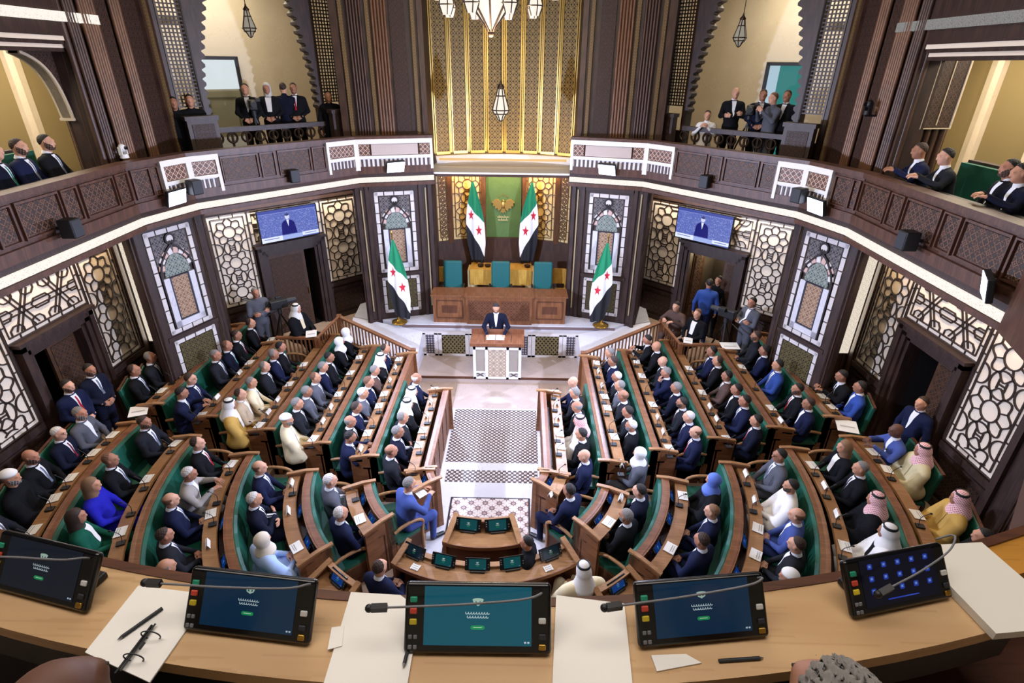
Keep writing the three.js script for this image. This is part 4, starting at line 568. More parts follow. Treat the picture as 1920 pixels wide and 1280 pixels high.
// conference unit: width w, leaning back, its screen towards local +z
function confUnit(pos, turn, tilt, kind, label, group, w = .32, parent = 'conference_screen') {
  const t = thing(parent, label, 'screen', pos, turn, group), h = w * .5, b = new THREE.Group();
  const mk = (m, name, mat) => { const o = m.build(name, mat, t); o.rotation.x = -tilt; return o; };
  mk(new MB().rbox(w, h, .022, .008, 0, h / 2 + .02, 0), 'bezel', MAT.blackGloss);
  const sm = new MB({ keepUV: true }); sm.add(new THREE.PlaneGeometry(w * .68, h * .8), M4(0, h / 2 + .02, .0118)); mk(sm, 'display', SCR[kind]);
  const kb = new MB(); for (const [x, y] of [[-.44, .78], [-.44, .62], [-.44, .46], [.44, .5], [.44, .3]]) kb.ext(w * x - .008, w * x + .008, .02 + h * y - .006, .02 + h * y + .006, .011, .014); mk(kb, 'buttons', MAT.grey).userData.kind = 'stuff';
  const ft = new MB(); ft.rbox(w * .6, .02, .1, .006, 0, .01, -.03); ft.build('foot', MAT.black, t);
  return t;
}
// ---------- clerks' tables in the middle
function curvedTable(name, label, R0, R1, a0, a1, h, opt = {}) {
  const g = thing(name, label, 'table', V(0, 0, 0)), n = 18, fr = []; for (let i = 0; i <= n; i++) { const a = (a0 + (a1 - a0) * i / n) * Math.PI / 180; fr.push({ x: R1 * Math.cos(a), D: AC - R1 * Math.sin(a), nx: -Math.cos(a), nD: Math.sin(a) }); }
  const sw = (nm, prof, mat, f = fr) => { const m = new MB({ rot: true }); m.add(sweep(prof, f)); return m.build(nm, mat, g); }, d = R1 - R0, fb = opt.fb ?? .12;
  sw('table_top', [[0, h - .035], [d, h - .035], [d, h], [0, h]], MAT.deskWood); sw('front_board', [[d - .06, 0], [d - .02, 0], [d - .02, h + fb], [d - .06, h + fb]], MAT.benchWood); sw('front_cap', [[d - .08, h + fb], [d, h + fb], [d, h + fb + .03], [d - .08, h + fb + .03]], MAT.deskWood);
  if (opt.closed) sw('near_board', [[.03, 0], [.06, 0], [.06, h - .03], [.03, h - .03]], MAT.benchDark); sw('top_edge', [[-.015, h - .05], [0, h - .05], [0, h + .01], [-.015, h + .01]], MAT.benchWood);
  for (const e of [0, 1]) { sw('end_panel', [[0, 0], [d, 0], [d, h + .14], [0, h - .02]], MAT.benchWood, clipFrames(fr, .05, e)); sw('end_cap', [[-.02, h], [d, h + .15], [d, h + .18], [-.02, h + .03]], MAT.deskWood, clipFrames(fr, .08, e)); }
  return g;
}
curvedTable('stenographers_table', 'small curved wooden table with two screens at the end of the mosaic carpet', 1.4, 1.82, 71, 107.5, .93, { closed: true });
curvedTable('clerks_table', 'long curved wooden table with five screens in front of the camera desk', 2.06, 2.4, 55, 120, .88, { fb: .01 });
for (const s of [-1, 1]) curvedTable('clerks_table', `curved wooden desk ${s < 0 ? 'left' : 'right'} of the five screen table, nearest the camera`, 2.95, 3.35, s > 0 ? 47 : 120, s > 0 ? 60 : 133, .88);
const polar = (R, deg, y) => V(R * Math.cos(deg * Math.PI / 180), y, AC - R * Math.sin(deg * Math.PI / 180));
const facing = (deg) => Math.PI / 2 - deg * Math.PI / 180; // turns +z away from the centre
[[97.5, 'left'], [81.5, 'right']].forEach(([a, w]) => confUnit(polar(1.56, a, .935), Math.PI / 2 - a * Math.PI / 180 - 0 + 0, .5, 'teal', `teal screen, ${w} of the pair on the small curved table`, 'screens on the tables', .37));
[[115, 'blue', 'first from the left'], [103, 'teal', 'second from the left'], [90.5, 'teal', 'middle one'], [78, 'teal', 'second from the right'], [63, 'blue', 'first from the right']].forEach(([a, k, w]) => confUnit(polar(2.2, a, .885), Math.PI / 2 - a * Math.PI / 180, .55, k === 'blue' ? 'dark' : 'teal', `lit conference screen, ${w} on the long curved table`, 'screens on the tables', .34));
for (const s of [-1, 1]) { const a = s > 0 ? 53 : 127; confUnit(polar(3.08, a, .885), Math.PI / 2 - a * Math.PI / 180, .55, 'blue', `blue screen on the curved desk nearest the camera, ${s < 0 ? 'left' : 'right'}`, 'screens on the tables'); }
// screens standing in the wells of the curved rows: row, side, angles
for (const [k, s, list] of [[0, -1, [22]], [0, 1, [20]], [1, -1, [24, 37]], [1, 1, [20, 34]], [2, -1, [22, 35]], [2, 1, [12, 22, 34]], [3, -1, [22, 33, 42]], [3, 1, [24, 33, 42]]]) for (const [n, a] of list.entries()) {
  const p = arcFrames(s, ROW[k] + .14, a, a + 1)[0]; confUnit(V(p.x, TIER[k] + .8, p.D), Math.atan2(p.nx, -p.nD), .55, 'blue', `blue conference screen in the ${ord[Math.max(0, k)]} curved desk ${s < 0 ? 'left' : 'right'}, ${['first', 'second', 'third'][n]} from the gangway`, 'screens in the curved desks', .26);
}
// ---------- lectern
{
  const g = thing('lectern', 'lectern with white mosaic front and wooden top below the dais', 'lectern', V(-.03, .15, 11.55));
  const b = new MB(); b.ext(-.58, .58, 0, .88, -.5, .0); b.build('lectern_body', MAT.stone, g);
  const t = new MB(); t.rbox(1.28, .1, .62, .02, 0, .95, -.22); t.ext(-.62, .62, .88, .92, -.52, .03); t.ext(-.64, .64, 1.0, 1.1, -.5, -.46); t.build('wooden_top', MAT.railRed, g);
  const ft = new MB(); ft.ext(-.2, .2, .93, .98, .08, .1); ft.build('top_moulding', MAT.benchWood, g);
  const fr = new MB(); for (const x of [-.57, -.28, .22, .51]) fr.ext(x, x + .06, 0, .86, 0, .03); fr.ext(-.57, .57, .8, .86, 0, .03); fr.ext(-.57, .57, 0, .05, 0, .03); fr.ext(-.57, -.25, .16, .2, 0, .025); fr.ext(.25, .57, .16, .2, 0, .025); fr.build('white_frame', MAT.white, g);
  const c = new MB(); c.ext(-.22, .22, .05, .8, 0, .012); c.build('centre_mosaic', carved(0xc4b299, 0x6f625c, .34, .45, .001), g);
  for (const x of [-.41, .4]) { const q = new MB(); q.ext(x - .1, x + .1, .2, .8, 0, .012); q.build('side_mosaic', carved(0x8b8378, 0xa39686, .08, .45, .001), g); const r = new MB(); r.strip([[x - .08, .06], [x + .08, .15]], .02, .0, .02); r.strip([[x - .08, .15], [x + .08, .06]], .02, 0, .02); r.build('cross_inlay', plain(0x5b5148, .5), g); }
  const p = thing('speech_papers', 'white sheets lying open on the lectern top', 'paper', V(-.08, 1.15, 11.78)), m = new MB(); m.box(.2, .006, .26, -.11, .003, 0, 0, 0, .02); m.box(.2, .006, .26, .11, .003, 0, 0, 0, -.02); m.build('sheets', MAT.paper, p);
  for (const x of [-.32, .3]) { const mc = thing('lectern_microphone', x < 0 ? 'thin gooseneck microphone at the left of the lectern' : 'thin gooseneck microphone at the right of the lectern', 'microphone', V(x, 1.15, 11.55)); const q = new MB(); q.tube([new THREE.Vector3(0, 0, 0), new THREE.Vector3(0, .2, -.02), new THREE.Vector3(-x * .5, .3, -.12)], .006); q.build('gooseneck', MAT.black, mc); const h = new MB(); h.sph(.018, -x * .52, .305, -.13); h.build('capsule', MAT.black, mc); }
}
// ---------- presidium desk, chairs and back table on the dais
{
  const g = thing('presidium_desk', 'long carved brown desk on the dais behind the speaker', 'desk', V(-.03, .95, 13.0));
  const c = new MB(); c.ext(-.85, .83, .0, .76, -.5, .06); c.build('centre_block', MAT.benchWood, g); const ct = new MB(); ct.ext(-.89, .87, .76, .8, -.54, .1); ct.build('centre_top', MAT.benchWood, g);
  for (const x of [-.43, .4]) { const q = new MB(); q.ext(x - .36, x + .36, .12, .66, .06, .075); q.build('carved_panel', MAT.benchCarved, g); }
  for (const s of [-1, 1]) { const w = new MB(); w.ext(s > 0 ? .83 : -1.72, s > 0 ? 1.7 : -.85, 0, .74, -.5, -.02); w.build('wing_block', MAT.benchWood, g); const t = new MB(); t.ext(s > 0 ? .83 : -1.76, s > 0 ? 1.74 : -.85, .74, .78, -.54, .02); t.build('wing_top', MAT.benchWood, g); const f = new MB(); f.strip([[s * 1.62, .14], [s * .96, .14], [s * .96, .62], [s * 1.62, .62]], .03, -.02, .0, true); f.ext(Math.min(s * 1.1, s * 1.48), Math.max(s * 1.1, s * 1.48), .28, .48, -.02, -.005); f.build('wing_panel', MAT.benchDark, g); }
  for (const [x, nm] of [[-1.33, 'left'], [-.04, 'middle'], [1.1, 'right']]) {
    const t = thing('presidium_chair', `tall green chair on the dais, ${nm} of three`, 'chair', V(x, .95, 13.85));
    const b = new MB(); b.rbox(.5, .78, .12, .05, 0, .95, -.2, -.08); b.build('backrest', MAT.teal, t); const s = new MB(); s.rbox(.54, .14, .5, .05, 0, .48, .05); s.build('seat', MAT.teal, t);
    for (const k of [-1, 1]) { const a = new MB(); a.rbox(.06, .06, .42, .02, k * .29, .7, .04); a.ext(k * .29 - .02, k * .29 + .02, .48, .7, .16, .2); a.build('armrest', MAT.black, t); }
    const q = new MB(); q.cyl(.03, .03, .4, 0, .22, .03); q.build('column', MAT.black, t); const f = new MB(); for (let i = 0; i < 5; i++) { const a = i * 1.2566; f.box(.05, .04, .28, Math.sin(a) * .14, .04, .03 + Math.cos(a) * .14, 0, a); } f.build('star_base', MAT.black, t);
  }
  const bt = thing('back_table', 'light golden desk behind the three green chairs', 'desk', V(-.05, .95, 14.65)); const m = new MB(); m.ext(-.85, .85, .95, 1.0, -.3, .3); m.build('table_top', MAT.goldWood, bt); const fm = new MB(); fm.ext(-.85, .85, .55, .95, .26, .3); fm.build('front_board', MAT.goldWood, bt); for (const x of [-.8, .8]) { const q = new MB(); q.ext(x - .12, x + .12, 0, .95, -.25, .26); q.build('pedestal', plain(0xc8b58a, .6), bt); }
  for (const x of [-.62, -.42, .68]) { const d = thing('dark_dish', x < -.5 ? 'dark round holder at the left end of the golden desk' : x < 0 ? 'dark round holder second from the left on the golden desk' : 'dark round holder at the right of the golden desk', 'holder', V(x, 1.95, 14.6)); const q = new MB(); q.lathe([[0, 0], [.07, 0], [.09, .05], [.085, .06], [.05, .03], [0, .025]]); q.build('dish_bowl', MAT.bronze, d); }
  for (const [x, nm] of [[-1.7, 'left'], [1.55, 'right']]) { const sd = thing('side_chair', `light wooden side chair at the ${nm} of the dais`, 'chair', V(x, .95, 14.2)); const q = new MB(); for (const [a, z] of [[-.18, -.18], [.18, -.18]]) { const l = new MB(); l.ext(a - .02, a + .02, 0, 1.05, z - .02, z + .02); l.build('rear_leg', MAT.goldWood, sd); } for (const [a, z] of [[-.18, .18], [.18, .18]]) { const l = new MB(); l.ext(a - .02, a + .02, 0, .45, z - .02, z + .02); l.build('front_leg', MAT.goldWood, sd); } q.ext(-.2, .2, .44, .48, -.2, .2); q.build('seat', MAT.goldWood, sd); const b = new MB(); b.ext(-.2, .2, .62, 1.05, -.2, -.17); b.build('backrest', MAT.goldWood, sd); }
}
// ---------- balustrades between the side platforms, the rows and the dais
for (const s of [-1, 1]) {
  const w = s < 0 ? 'left' : 'right', plat = struct('floor', `raised side platform behind the rail, ${w} of the dais`, 'platform'), pm = new MB();
  const out = [[3.85, 12.35], [3.98, 12.0], [4.2, 11.95], [4.2, 11.3], [5.2, 11.3], [5.6, 11.9], [6.6, 11.95], [4, 14.6]].map(([x, D]) => [s * x, D]); if (s < 0) out.reverse(); slab(pm, out, .0, .62); pm.build('platform_block', MAT.carpet, plat);
  const runs = [[[5.15, 1.28, 11.32], [4.2, 1.28, 11.32]], [[4.2, 1.28, 11.32], [3.95, 1.42, 12.25]], [[3.95, 1.42, 12.25], [1.98, 1.0, 11.3]]];
  const g = thing('balustrade', `wooden balustrade with thin balusters, ${w} of the dais`, 'balustrade', V(0, 0, 0));
  runs.forEach(([a, b], i) => { const A = V(s * a[0], a[1], a[2]), B = V(s * b[0], b[1], b[2]); const r = new MB({ rot: true }); r.bar(A, B, .09, .05); r.build('handrail', MAT.benchWood, g); const lo = A.clone(), lb = B.clone(); lo.y -= .62; lb.y -= .62; const r2 = new MB({ rot: true }); r2.bar(lo, lb, .06, .05); r2.build('bottom_rail', MAT.benchWood, g); const n = Math.round(A.distanceTo(B) / .1), bm = new MB(); for (let k = 1; k < n; k++) { const p = A.clone().lerp(B, k / n); bm.box(.03, .6, .03, p.x, p.y - .31, p.z); } const o = bm.build('balusters', MAT.benchWood, g); o.userData.kind = 'stuff'; });
  for (const p of [[4.2, 1.3, 11.32], [3.95, 1.45, 12.25], [1.98, 1.04, 11.3]]) { const m = new MB(); m.rbox(.11, p[1] - .3, .11, .01, s * p[0], (p[1] + .3) / 2 + .02, -p[2]); m.build('newel_post', MAT.benchWood, g); }
}
// ---------- televisions over the back doors
for (const s of [-1, 1]) {
  const wf = s < 0 ? wallDoorL : wallDoorR, L = wf.userData.len, c = s > 0 ? 1.62 : L - 1.92, t = thing('television', `wide television showing the speaker above the ${s < 0 ? 'left' : 'right'} back door`, 'television');
  wf.updateMatrixWorld(true); t.position.copy(wf.localToWorld(new THREE.Vector3(c, 3.5, .22))); t.quaternion.copy(wf.quaternion);
  const W = 1.42, Hh = .74; const b = new MB(); b.rbox(W + .05, Hh + .05, .05, .01); b.build('bezel', MAT.blackGloss, t); const br = new MB(); br.ext(-.2, .2, -.1, .1, -.22, -.02); br.build('wall_bracket', MAT.black, t);
  const tex = canvasTex(512, 280, (x, w, h) => { x.fillStyle = '#5d6cb8'; x.fillRect(0, 0, w, h); let q = 7; const R = () => (q = (q * 16807) % 2147483647) / 2147483647; for (let i = 0; i < 900; i++) { x.fillStyle = ['#7d8acb', '#4d5aa5', '#94a0d8', '#6a6fa8'][i & 3]; x.fillRect(R() * w, 30 + R() * (h - 70), 6, 6); } x.fillStyle = '#4450a0'; x.fillRect(0, 0, w, 26); x.fillStyle = '#8792d6'; x.fillRect(0, 26, w, 5); x.fillStyle = '#11156e'; x.beginPath(); x.moveTo(180, h - 46); x.lineTo(190, 140); x.quadraticCurveTo(200, 106, 244, 100); x.quadraticCurveTo(290, 106, 304, 140); x.lineTo(316, h - 46); x.fill(); x.fillStyle = '#dfe4f5'; x.beginPath(); x.moveTo(234, 102); x.lineTo(258, 102); x.lineTo(247, 165); x.fill(); x.fillStyle = '#cdd3ee'; x.beginPath(); x.ellipse(246, 72, 20, 27, 0, 0, 7); x.fill(); x.fillStyle = '#3a3f78'; x.beginPath(); x.ellipse(246, 55, 20, 12, 0, 0, 7); x.fill(); x.fillStyle = '#dfe7f8'; x.fillRect(0, h - 44, 180, 44); x.fillRect(360, h - 44, 152, 34); x.fillStyle = '#9fb0e6'; x.fillRect(180, h - 40, 180, 40); x.fillStyle = '#5a67b5'; x.fillRect(20, h - 30, 130, 6); x.fillRect(380, h - 30, 110, 6); });
  const sc = new MB({ keepUV: true }); sc.add(new THREE.PlaneGeometry(W, Hh), M4(0, 0, .0265)); sc.build('display', screenMat(tex, 1.25), t);
}
// ---------- flags
const flagTex = canvasTex(256, 512, (c, w, h) => { // printed cloth: green, white with red stars, black; the bands run aslant on the hanging cloth
  c.fillStyle = '#f3f1ee'; c.fillRect(0, 0, w, h); c.fillStyle = '#14855a'; c.beginPath(); c.moveTo(0, 0); c.lineTo(w, 0); c.lineTo(w, h * .50); c.lineTo(0, h * .25); c.fill(); c.fillStyle = '#15161c'; c.beginPath(); c.moveTo(0, h * .52); c.lineTo(w, h * .93); c.lineTo(w, h); c.lineTo(0, h); c.fill();
  const star = (x, y, r) => { c.fillStyle = '#c81f35'; c.beginPath(); for (let i = 0; i < 10; i++) { const q = i & 1 ? r * .42 : r, a = -Math.PI / 2 + i * Math.PI / 5; c.lineTo(x + q * Math.cos(a) * 1.25, y + q * Math.sin(a)); } c.fill(); };
  star(72, h * .41, 36); star(172, h * .60, 36);
});
const flagMat = new THREE.MeshStandardMaterial({ map: flagTex, roughness: .75, side: THREE.DoubleSide });
function flag(x, y, D, H, mirror, label, len = .9) {
  const t = thing('flag_on_stand', label, 'flag', V(x, y, D)), m = mirror ? -1 : 1;
  const pole = new MB(); pole.cyl(.016, .014, H + .1, 0, (H + .1) / 2, 0, 8); pole.build('pole', MAT.brass, t); const fin = new MB(); fin.lathe([[0, 0], [.03, .01], [.015, .04], [.025, .07], [0, .13]], 0, H + .08, 0, 10); fin.build('finial', MAT.brass, t);
  const bs = new MB(); bs.lathe([[0, 0], [.2, 0], [.2, .03], [.12, .05], [.05, .1], [.03, .16], [0, .17]], 0, 0, 0, 18); bs.build('stand_base', MAT.brass, t);
  const g = new THREE.PlaneGeometry(1, 1, 18, 26), p = g.attributes.position;
  for (let i = 0; i < p.count; i++) { const u = p.getX(i) + .5, v = .5 - p.getY(i), wd = .05 + .46 * Math.sin(Math.PI * .5 * Math.min(1, v * 1.7)) * (v > .75 ? 1 - .35 * (v - .75) / .25 : 1), f = Math.sin(u * 13 + v * 3) * .035 * Math.min(1, v * 2.5); p.setXYZ(i, m * ((u - .5) * wd + .02 + .1 * v), H * .985 - v * H * len - u * .12 * Math.max(0, v - .5), .05 + f + .06 * Math.sin(u * 3.14) * v); }
  g.computeVertexNormals(); const c = new MB({ keepUV: true }); c.add(g); c.build('cloth', flagMat, t);
}
flag(-2.64, .95, 12.98, 2.25, false, 'green, white and black flag with red stars before the left niche pier'); flag(2.6, .95, 12.98, 2.25, true, 'green, white and black flag with red stars before the right niche pier');
flag(-.84, .95, 14.95, 3.3, false, 'green, white and black flag with red stars left of the green panel', .66); flag(.78, .95, 14.95, 3.3, true, 'green, white and black flag with red stars right of the green panel', .66);
// ---------- hanging lamps
const glassOn = emit(0xfff4e4, 1.15), glassDim = emit(0xf5ead6, .35);
function lantern(pos, k, label, mat, chainTop, group) { // bulb-shaped glass lantern in a dark cage
  const t = thing('lantern', label, 'lantern', pos, 0, group); const prof = [[.02, .62], [.05, .6], [.1, .42], [.17, .2], [.19, .12], [.15, .04], [.1, 0], [.06, -.08], [.01, -.12]];
  const g = new MB(); g.lathe(prof.map(([r, y]) => [r * k * .93, y * k]), 0, 0, 0, 12); g.build('lamp_glass', mat, t);
  const c = new MB(); for (let i = 0; i < 6; i++) { const a = i * Math.PI / 3; c.tube(prof.map(([r, y]) => new THREE.Vector3(Math.cos(a) * r * k, y * k, Math.sin(a) * r * k)), .009 * k + .004, 14, 5); } for (const [r, y] of [[.19, .12], [.15, .04], [.1, .42]]) c.torus(r * k, .012 * k + .003, 0, y * k, 0, Math.PI / 2); c.build('cage', MAT.bronze, t);
  const cp = new MB(); cp.lathe([[.07, .56], [.09, .6], [.03, .68], [.015, .74], [0, .75]].map(([r, y]) => [r * k, y * k]), 0, 0, 0, 10); cp.build('cap', MAT.bronze, t);
  const ch = new MB(); ch.cyl(.008, .008, chainTop - pos.y - .72 * k, 0, (chainTop - pos.y + .72 * k) / 2, 0, 6); ch.build('chain', MAT.bronze, t);
  const l = new THREE.PointLight(0xffe6c0, 6 * k, 0, 2); l.position.copy(pos).add(new THREE.Vector3(0, .2 * k, 0)); l.castShadow = true; l.shadow.radius = 4; scene.add(l);
}
lantern(V(0, 5.98, 13.0), .95, 'large lit glass lantern hanging before the golden wall', glassOn, TOP, 'hanging lanterns');
lantern(V(-5.0, 7.5, 12.5), .68, 'dark caged lantern hanging in the left arch', glassDim, TOP, 'hanging lanterns');
lantern(V(4.75, 7.42, 12.5), .68, 'dark caged lantern hanging in the right arch', glassDim, TOP, 'hanging lanterns');
{ // chandelier over the middle of the hall
  const t = thing('chandelier', 'large chandelier with a ring of glass lanterns at the top of the picture', 'chandelier', V(.04, 7.42, 8.5)); const cg = new MB(); cg.lathe([[.03, -.02], [.12, .1], [.34, .42], [.36, .5], [.3, .6]], 0, 0, 0, 8); cg.build('centre_lamp_glass', glassOn, t);
  const cc = new MB(); for (let i = 0; i < 8; i++) { const a = i * Math.PI / 4; cc.tube([[.02, -.05], [.13, .1], [.355, .42], [.37, .52]].map(([r, y]) => new THREE.Vector3(Math.cos(a) * r, y, Math.sin(a) * r)), .014, 10, 5); } cc.torus(.37, .02, 0, .46, 0, Math.PI / 2); cc.sph(.045, 0, -.06, 0); cc.build('centre_cage', MAT.bronze, t);
  const ring = new MB(); ring.torus(.62, .022, 0, .52, 0, Math.PI / 2, 6, 40); ring.torus(.95, .02, 0, .75, 0, Math.PI / 2, 6, 48); ring.cyl(.02, .02, TOP - 7.9, 0, (TOP - 7.42 + .5) / 2, 0, 8); for (let i = 0; i < 8; i++) { const a = i * Math.PI / 4; ring.bar(new THREE.Vector3(0, .6, 0), new THREE.Vector3(Math.cos(a) * .95, .75, Math.sin(a) * .95), .02, .02); } ring.build('ring_frame', MAT.bronze, t);
  const small = (x, y, z) => { const L = new THREE.Group(); L.name = 'small_lantern'; t.add(L); L.position.set(x, y, z); const p = [[.03, .24], [.05, .2], [.1, .06], [.09, .02], [.07, -.03], [.06, -.06]]; const g = new MB(); g.lathe(p.map(([r, h]) => [r * .9, h]), 0, 0, 0, 10); g.build('lamp_glass', glassOn, L); const c = new MB(); for (let i = 0; i < 5; i++) { const a = i * 1.2566; c.tube(p.map(([r, h]) => new THREE.Vector3(Math.cos(a) * r, h, Math.sin(a) * r)), .007, 8, 4); } c.torus(.1, .008, 0, .05, 0, Math.PI / 2); c.cyl(.012, .012, .12, 0, .3, 0, 6); c.build('cage', MAT.bronze, L); };
  for (let i = 0; i < 8; i++) { const a = i * Math.PI / 4 + .35; small(Math.cos(a) * .62, .2, Math.sin(a) * .62); } for (let i = 0; i < 12; i++) { const a = i * Math.PI / 6 + .1; small(Math.cos(a) * .95, .43, Math.sin(a) * .95); }
  const l = new THREE.PointLight(0xffe6c0, 26, 0, 2); l.position.copy(V(.04, 7.1, 8.5)); l.castShadow = true; l.shadow.radius = 15; scene.add(l);
}
// ---------- people: each body is one surface meshed from joints with radii; clothes, hair and headdress are its children
const v3 = (a) => new THREE.Vector3(...a);
function capD(px, py, pz, c) { const [a, b, ra, rb] = c, ax = a[0], ay = a[1], az = a[2], bx = b[0] - ax, by = b[1] - ay, bz = b[2] - az, qx = px - ax, qy = py - ay, qz = pz - az, l = bx * bx + by * by + bz * bz; let t = l > 0 ? (qx * bx + qy * by + qz * bz) / l : 0; t = t < 0 ? 0 : t > 1 ? 1 : t; const dx = qx - bx * t, dy = qy - by * t, dz = qz - bz * t; return Math.sqrt(dx * dx + dy * dy + dz * dz) - (ra + (rb - ra) * t); }
function ellD(px, py, pz, c, r) { const x = (px - c[0]) / r[0], y = (py - c[1]) / r[1], z = (pz - c[2]) / r[2], k = Math.sqrt(x * x + y * y + z * z); return (k - 1) * Math.min(r[0], r[1], r[2]) * (k < 1 ? 1 : .9); }
const smin = (a, b, k) => { const h = Math.max(k - Math.abs(a - b), 0) / k; return Math.min(a, b) - h * h * k * .25; };
// a field: list of [capsule|ellipsoid, material index, blend]
function fieldOf(prims) { return (x, y, z) => { let d = 9; for (const p of prims) { const e = p.e ? ellD(x, y, z, p.e[0], p.e[1]) : capD(x, y, z, p.c); d = d > 8 ? e : smin(d, e, p.k ?? .04); } return d; }; }
function meshField(f, lo, hi, cell) {
  const n = Math.ceil(Math.max(hi[0] - lo[0], hi[1] - lo[1], hi[2] - lo[2]) / cell) + 4, half = n / 2, mc = new MarchingCubes(n, new THREE.MeshBasicMaterial(), false, false, 60000), c = [0, 1, 2].map((i) => (lo[i] + hi[i]) / 2);
  mc.isolation = 0; const S = cell;
  for (let z = 0; z < n; z++) for (let y = 0; y < n; y++) for (let x = 0; x < n; x++) { const X = c[0] + (x - half) * S, Y = c[1] + (y - half) * S, Z = c[2] + (z - half) * S; const out = X < lo[0] - S * 2 || X > hi[0] + S * 2 || Y < lo[1] - S * 2 || Y > hi[1] + S * 2 || Z < lo[2] - S * 2 || Z > hi[2] + S * 2; mc.field[x + y * n + z * n * n] = out ? -.05 : -f(X, Y, Z); }
  mc.update();
  const cnt = mc.count, P = new Float32Array(cnt * 3), N = new Float32Array(cnt * 3), e = cell * .5;
  for (let i = 0; i < cnt; i++) { for (let k = 0; k < 3; k++) P[i * 3 + k] = c[k] + mc.positionArray[i * 3 + k] * half * S; const [x, y, z] = [P[i * 3], P[i * 3 + 1], P[i * 3 + 2]], nx = f(x + e, y, z) - f(x - e, y, z), ny = f(x, y + e, z) - f(x, y - e, z), nz = f(x, y, z + e) - f(x, y, z - e), l = Math.hypot(nx, ny, nz) || 1; N[i * 3] = nx / l; N[i * 3 + 1] = ny / l; N[i * 3 + 2] = nz / l; }
  // keep outward winding
  const g = new THREE.BufferGeometry(); for (let t = 0; t < cnt; t += 3) { const a = v3([P[t * 3], P[t * 3 + 1], P[t * 3 + 2]]), b = v3([P[t * 3 + 3], P[t * 3 + 4], P[t * 3 + 5]]), d = v3([P[t * 3 + 6], P[t * 3 + 7], P[t * 3 + 8]]); const fn = b.clone().sub(a).cross(d.clone().sub(a)); if (fn.x * N[t * 3] + fn.y * N[t * 3 + 1] + fn.z * N[t * 3 + 2] < 0) for (let k = 0; k < 3; k++) { let q = P[t * 3 + 3 + k]; P[t * 3 + 3 + k] = P[t * 3 + 6 + k]; P[t * 3 + 6 + k] = q; q = N[t * 3 + 3 + k]; N[t * 3 + 3 + k] = N[t * 3 + 6 + k]; N[t * 3 + 6 + k] = q; } }
  g.setAttribute('position', new THREE.BufferAttribute(P, 3)); g.setAttribute('normal', new THREE.BufferAttribute(N, 3)); g.setAttribute('uv', new THREE.BufferAttribute(new Float32Array(cnt * 2), 2)); return g;
}
// head in its own frame: centre of the skull at 0, face towards +z
const headPrims = [{ e: [[0, .02, -.012], [.078, .098, .098]], k: .02 }, { e: [[0, -.045, .018], [.062, .07, .072]], k: .05 }, { c: [[0, -.085, .045], [0, -.092, .055], .028, .024], k: .04 }, { c: [[0, .005, .088], [0, -.03, .104], .01, .015], k: .02 }, { c: [[-.03, .02, .08], [.03, .02, .08], .016, .016], k: .03 }, { e: [[-.08, -.008, -.005], [.012, .03, .02]], k: .01 }, { e: [[.08, -.008, -.005], [.012, .03, .02]], k: .01 }, { c: [[0, -.07, -.02], [0, -.2, -.035], .056, .062], k: .04 }];
const headField = fieldOf(headPrims), headGeo = meshField(headField, [-.11, -.22, -.13], [.11, .14, .14], .0095), headFine = meshField(headField, [-.11, -.22, -.13], [.11, .14, .14], .006);
const fuzz = (x, y, z) => .0013 * (Math.sin(x * 210 + z * 90) + Math.sin(y * 190 + x * 120) + Math.sin(z * 230 - y * 80));
const hairField = (cut) => (x, y, z) => { const d = ellD(x, y, z, [0, .026, -.018], [.0835, .102, .1035]) + fuzz(x, y, z); return Math.max(d, cut(x, y, z)); };
const HAIR = {
  short: meshField(hairField((x, y, z) => Math.max(-(y + .062 - Math.max(0, z + .03) * 1.1), (z - .028) - (y - .068) * 1.1)), [-.1, -.1, -.14], [.1, .15, .11], .0095),
  receding: meshField(hairField((x, y, z) => Math.max(-(y + .06 - Math.max(0, z + .03) * 1.1), (z + .012) - (y - .085) * .5 - Math.abs(x) * .45)), [-.1, -.1, -.14], [.1, .15, .11], .0095),
  ring: meshField((x, y, z) => Math.max(ellD(x, y, z, [0, .02, -.018], [.086, .1, .104]), y - .055, -(y + .06), z - .015), [-.1, -.1, -.14], [.1, .1, .06], .0095),
  long: meshField((x, y, z) => Math.max(smin(ellD(x, y, z, [0, .028, -.018], [.092, .112, .112]), capD(x, y, z, [[0, -.02, -.045], [0, -.2, -.06], .095, .1]), .04), (z - .035) - Math.max(0, y - .05) * 1.3), [-.13, -.32, -.18], [.13, .16, .12], .0105),
};
const beardGeo = meshField((x, y, z) => Math.max(headField(x, y, z) - .0042 + fuzz(x, y, z) * 1.6, y + .072 - Math.max(0, Math.abs(x) - .026) * 1.35, -(y + .122), -(z + .004 - Math.max(0, -.08 - y) * .9), -(ellD(x, y, z, [0, -.063, .1], [.024, .0105, .05]))), [-.1, -.15, -.03], [.1, .03, .13], .007);
const faceOpen = (x, y, z) => -(Math.max(Math.hypot(x / .062, (y + .01) / .082) - 1, 0) * .06 + (z < .03 ? .03 - z : 0) - .002);
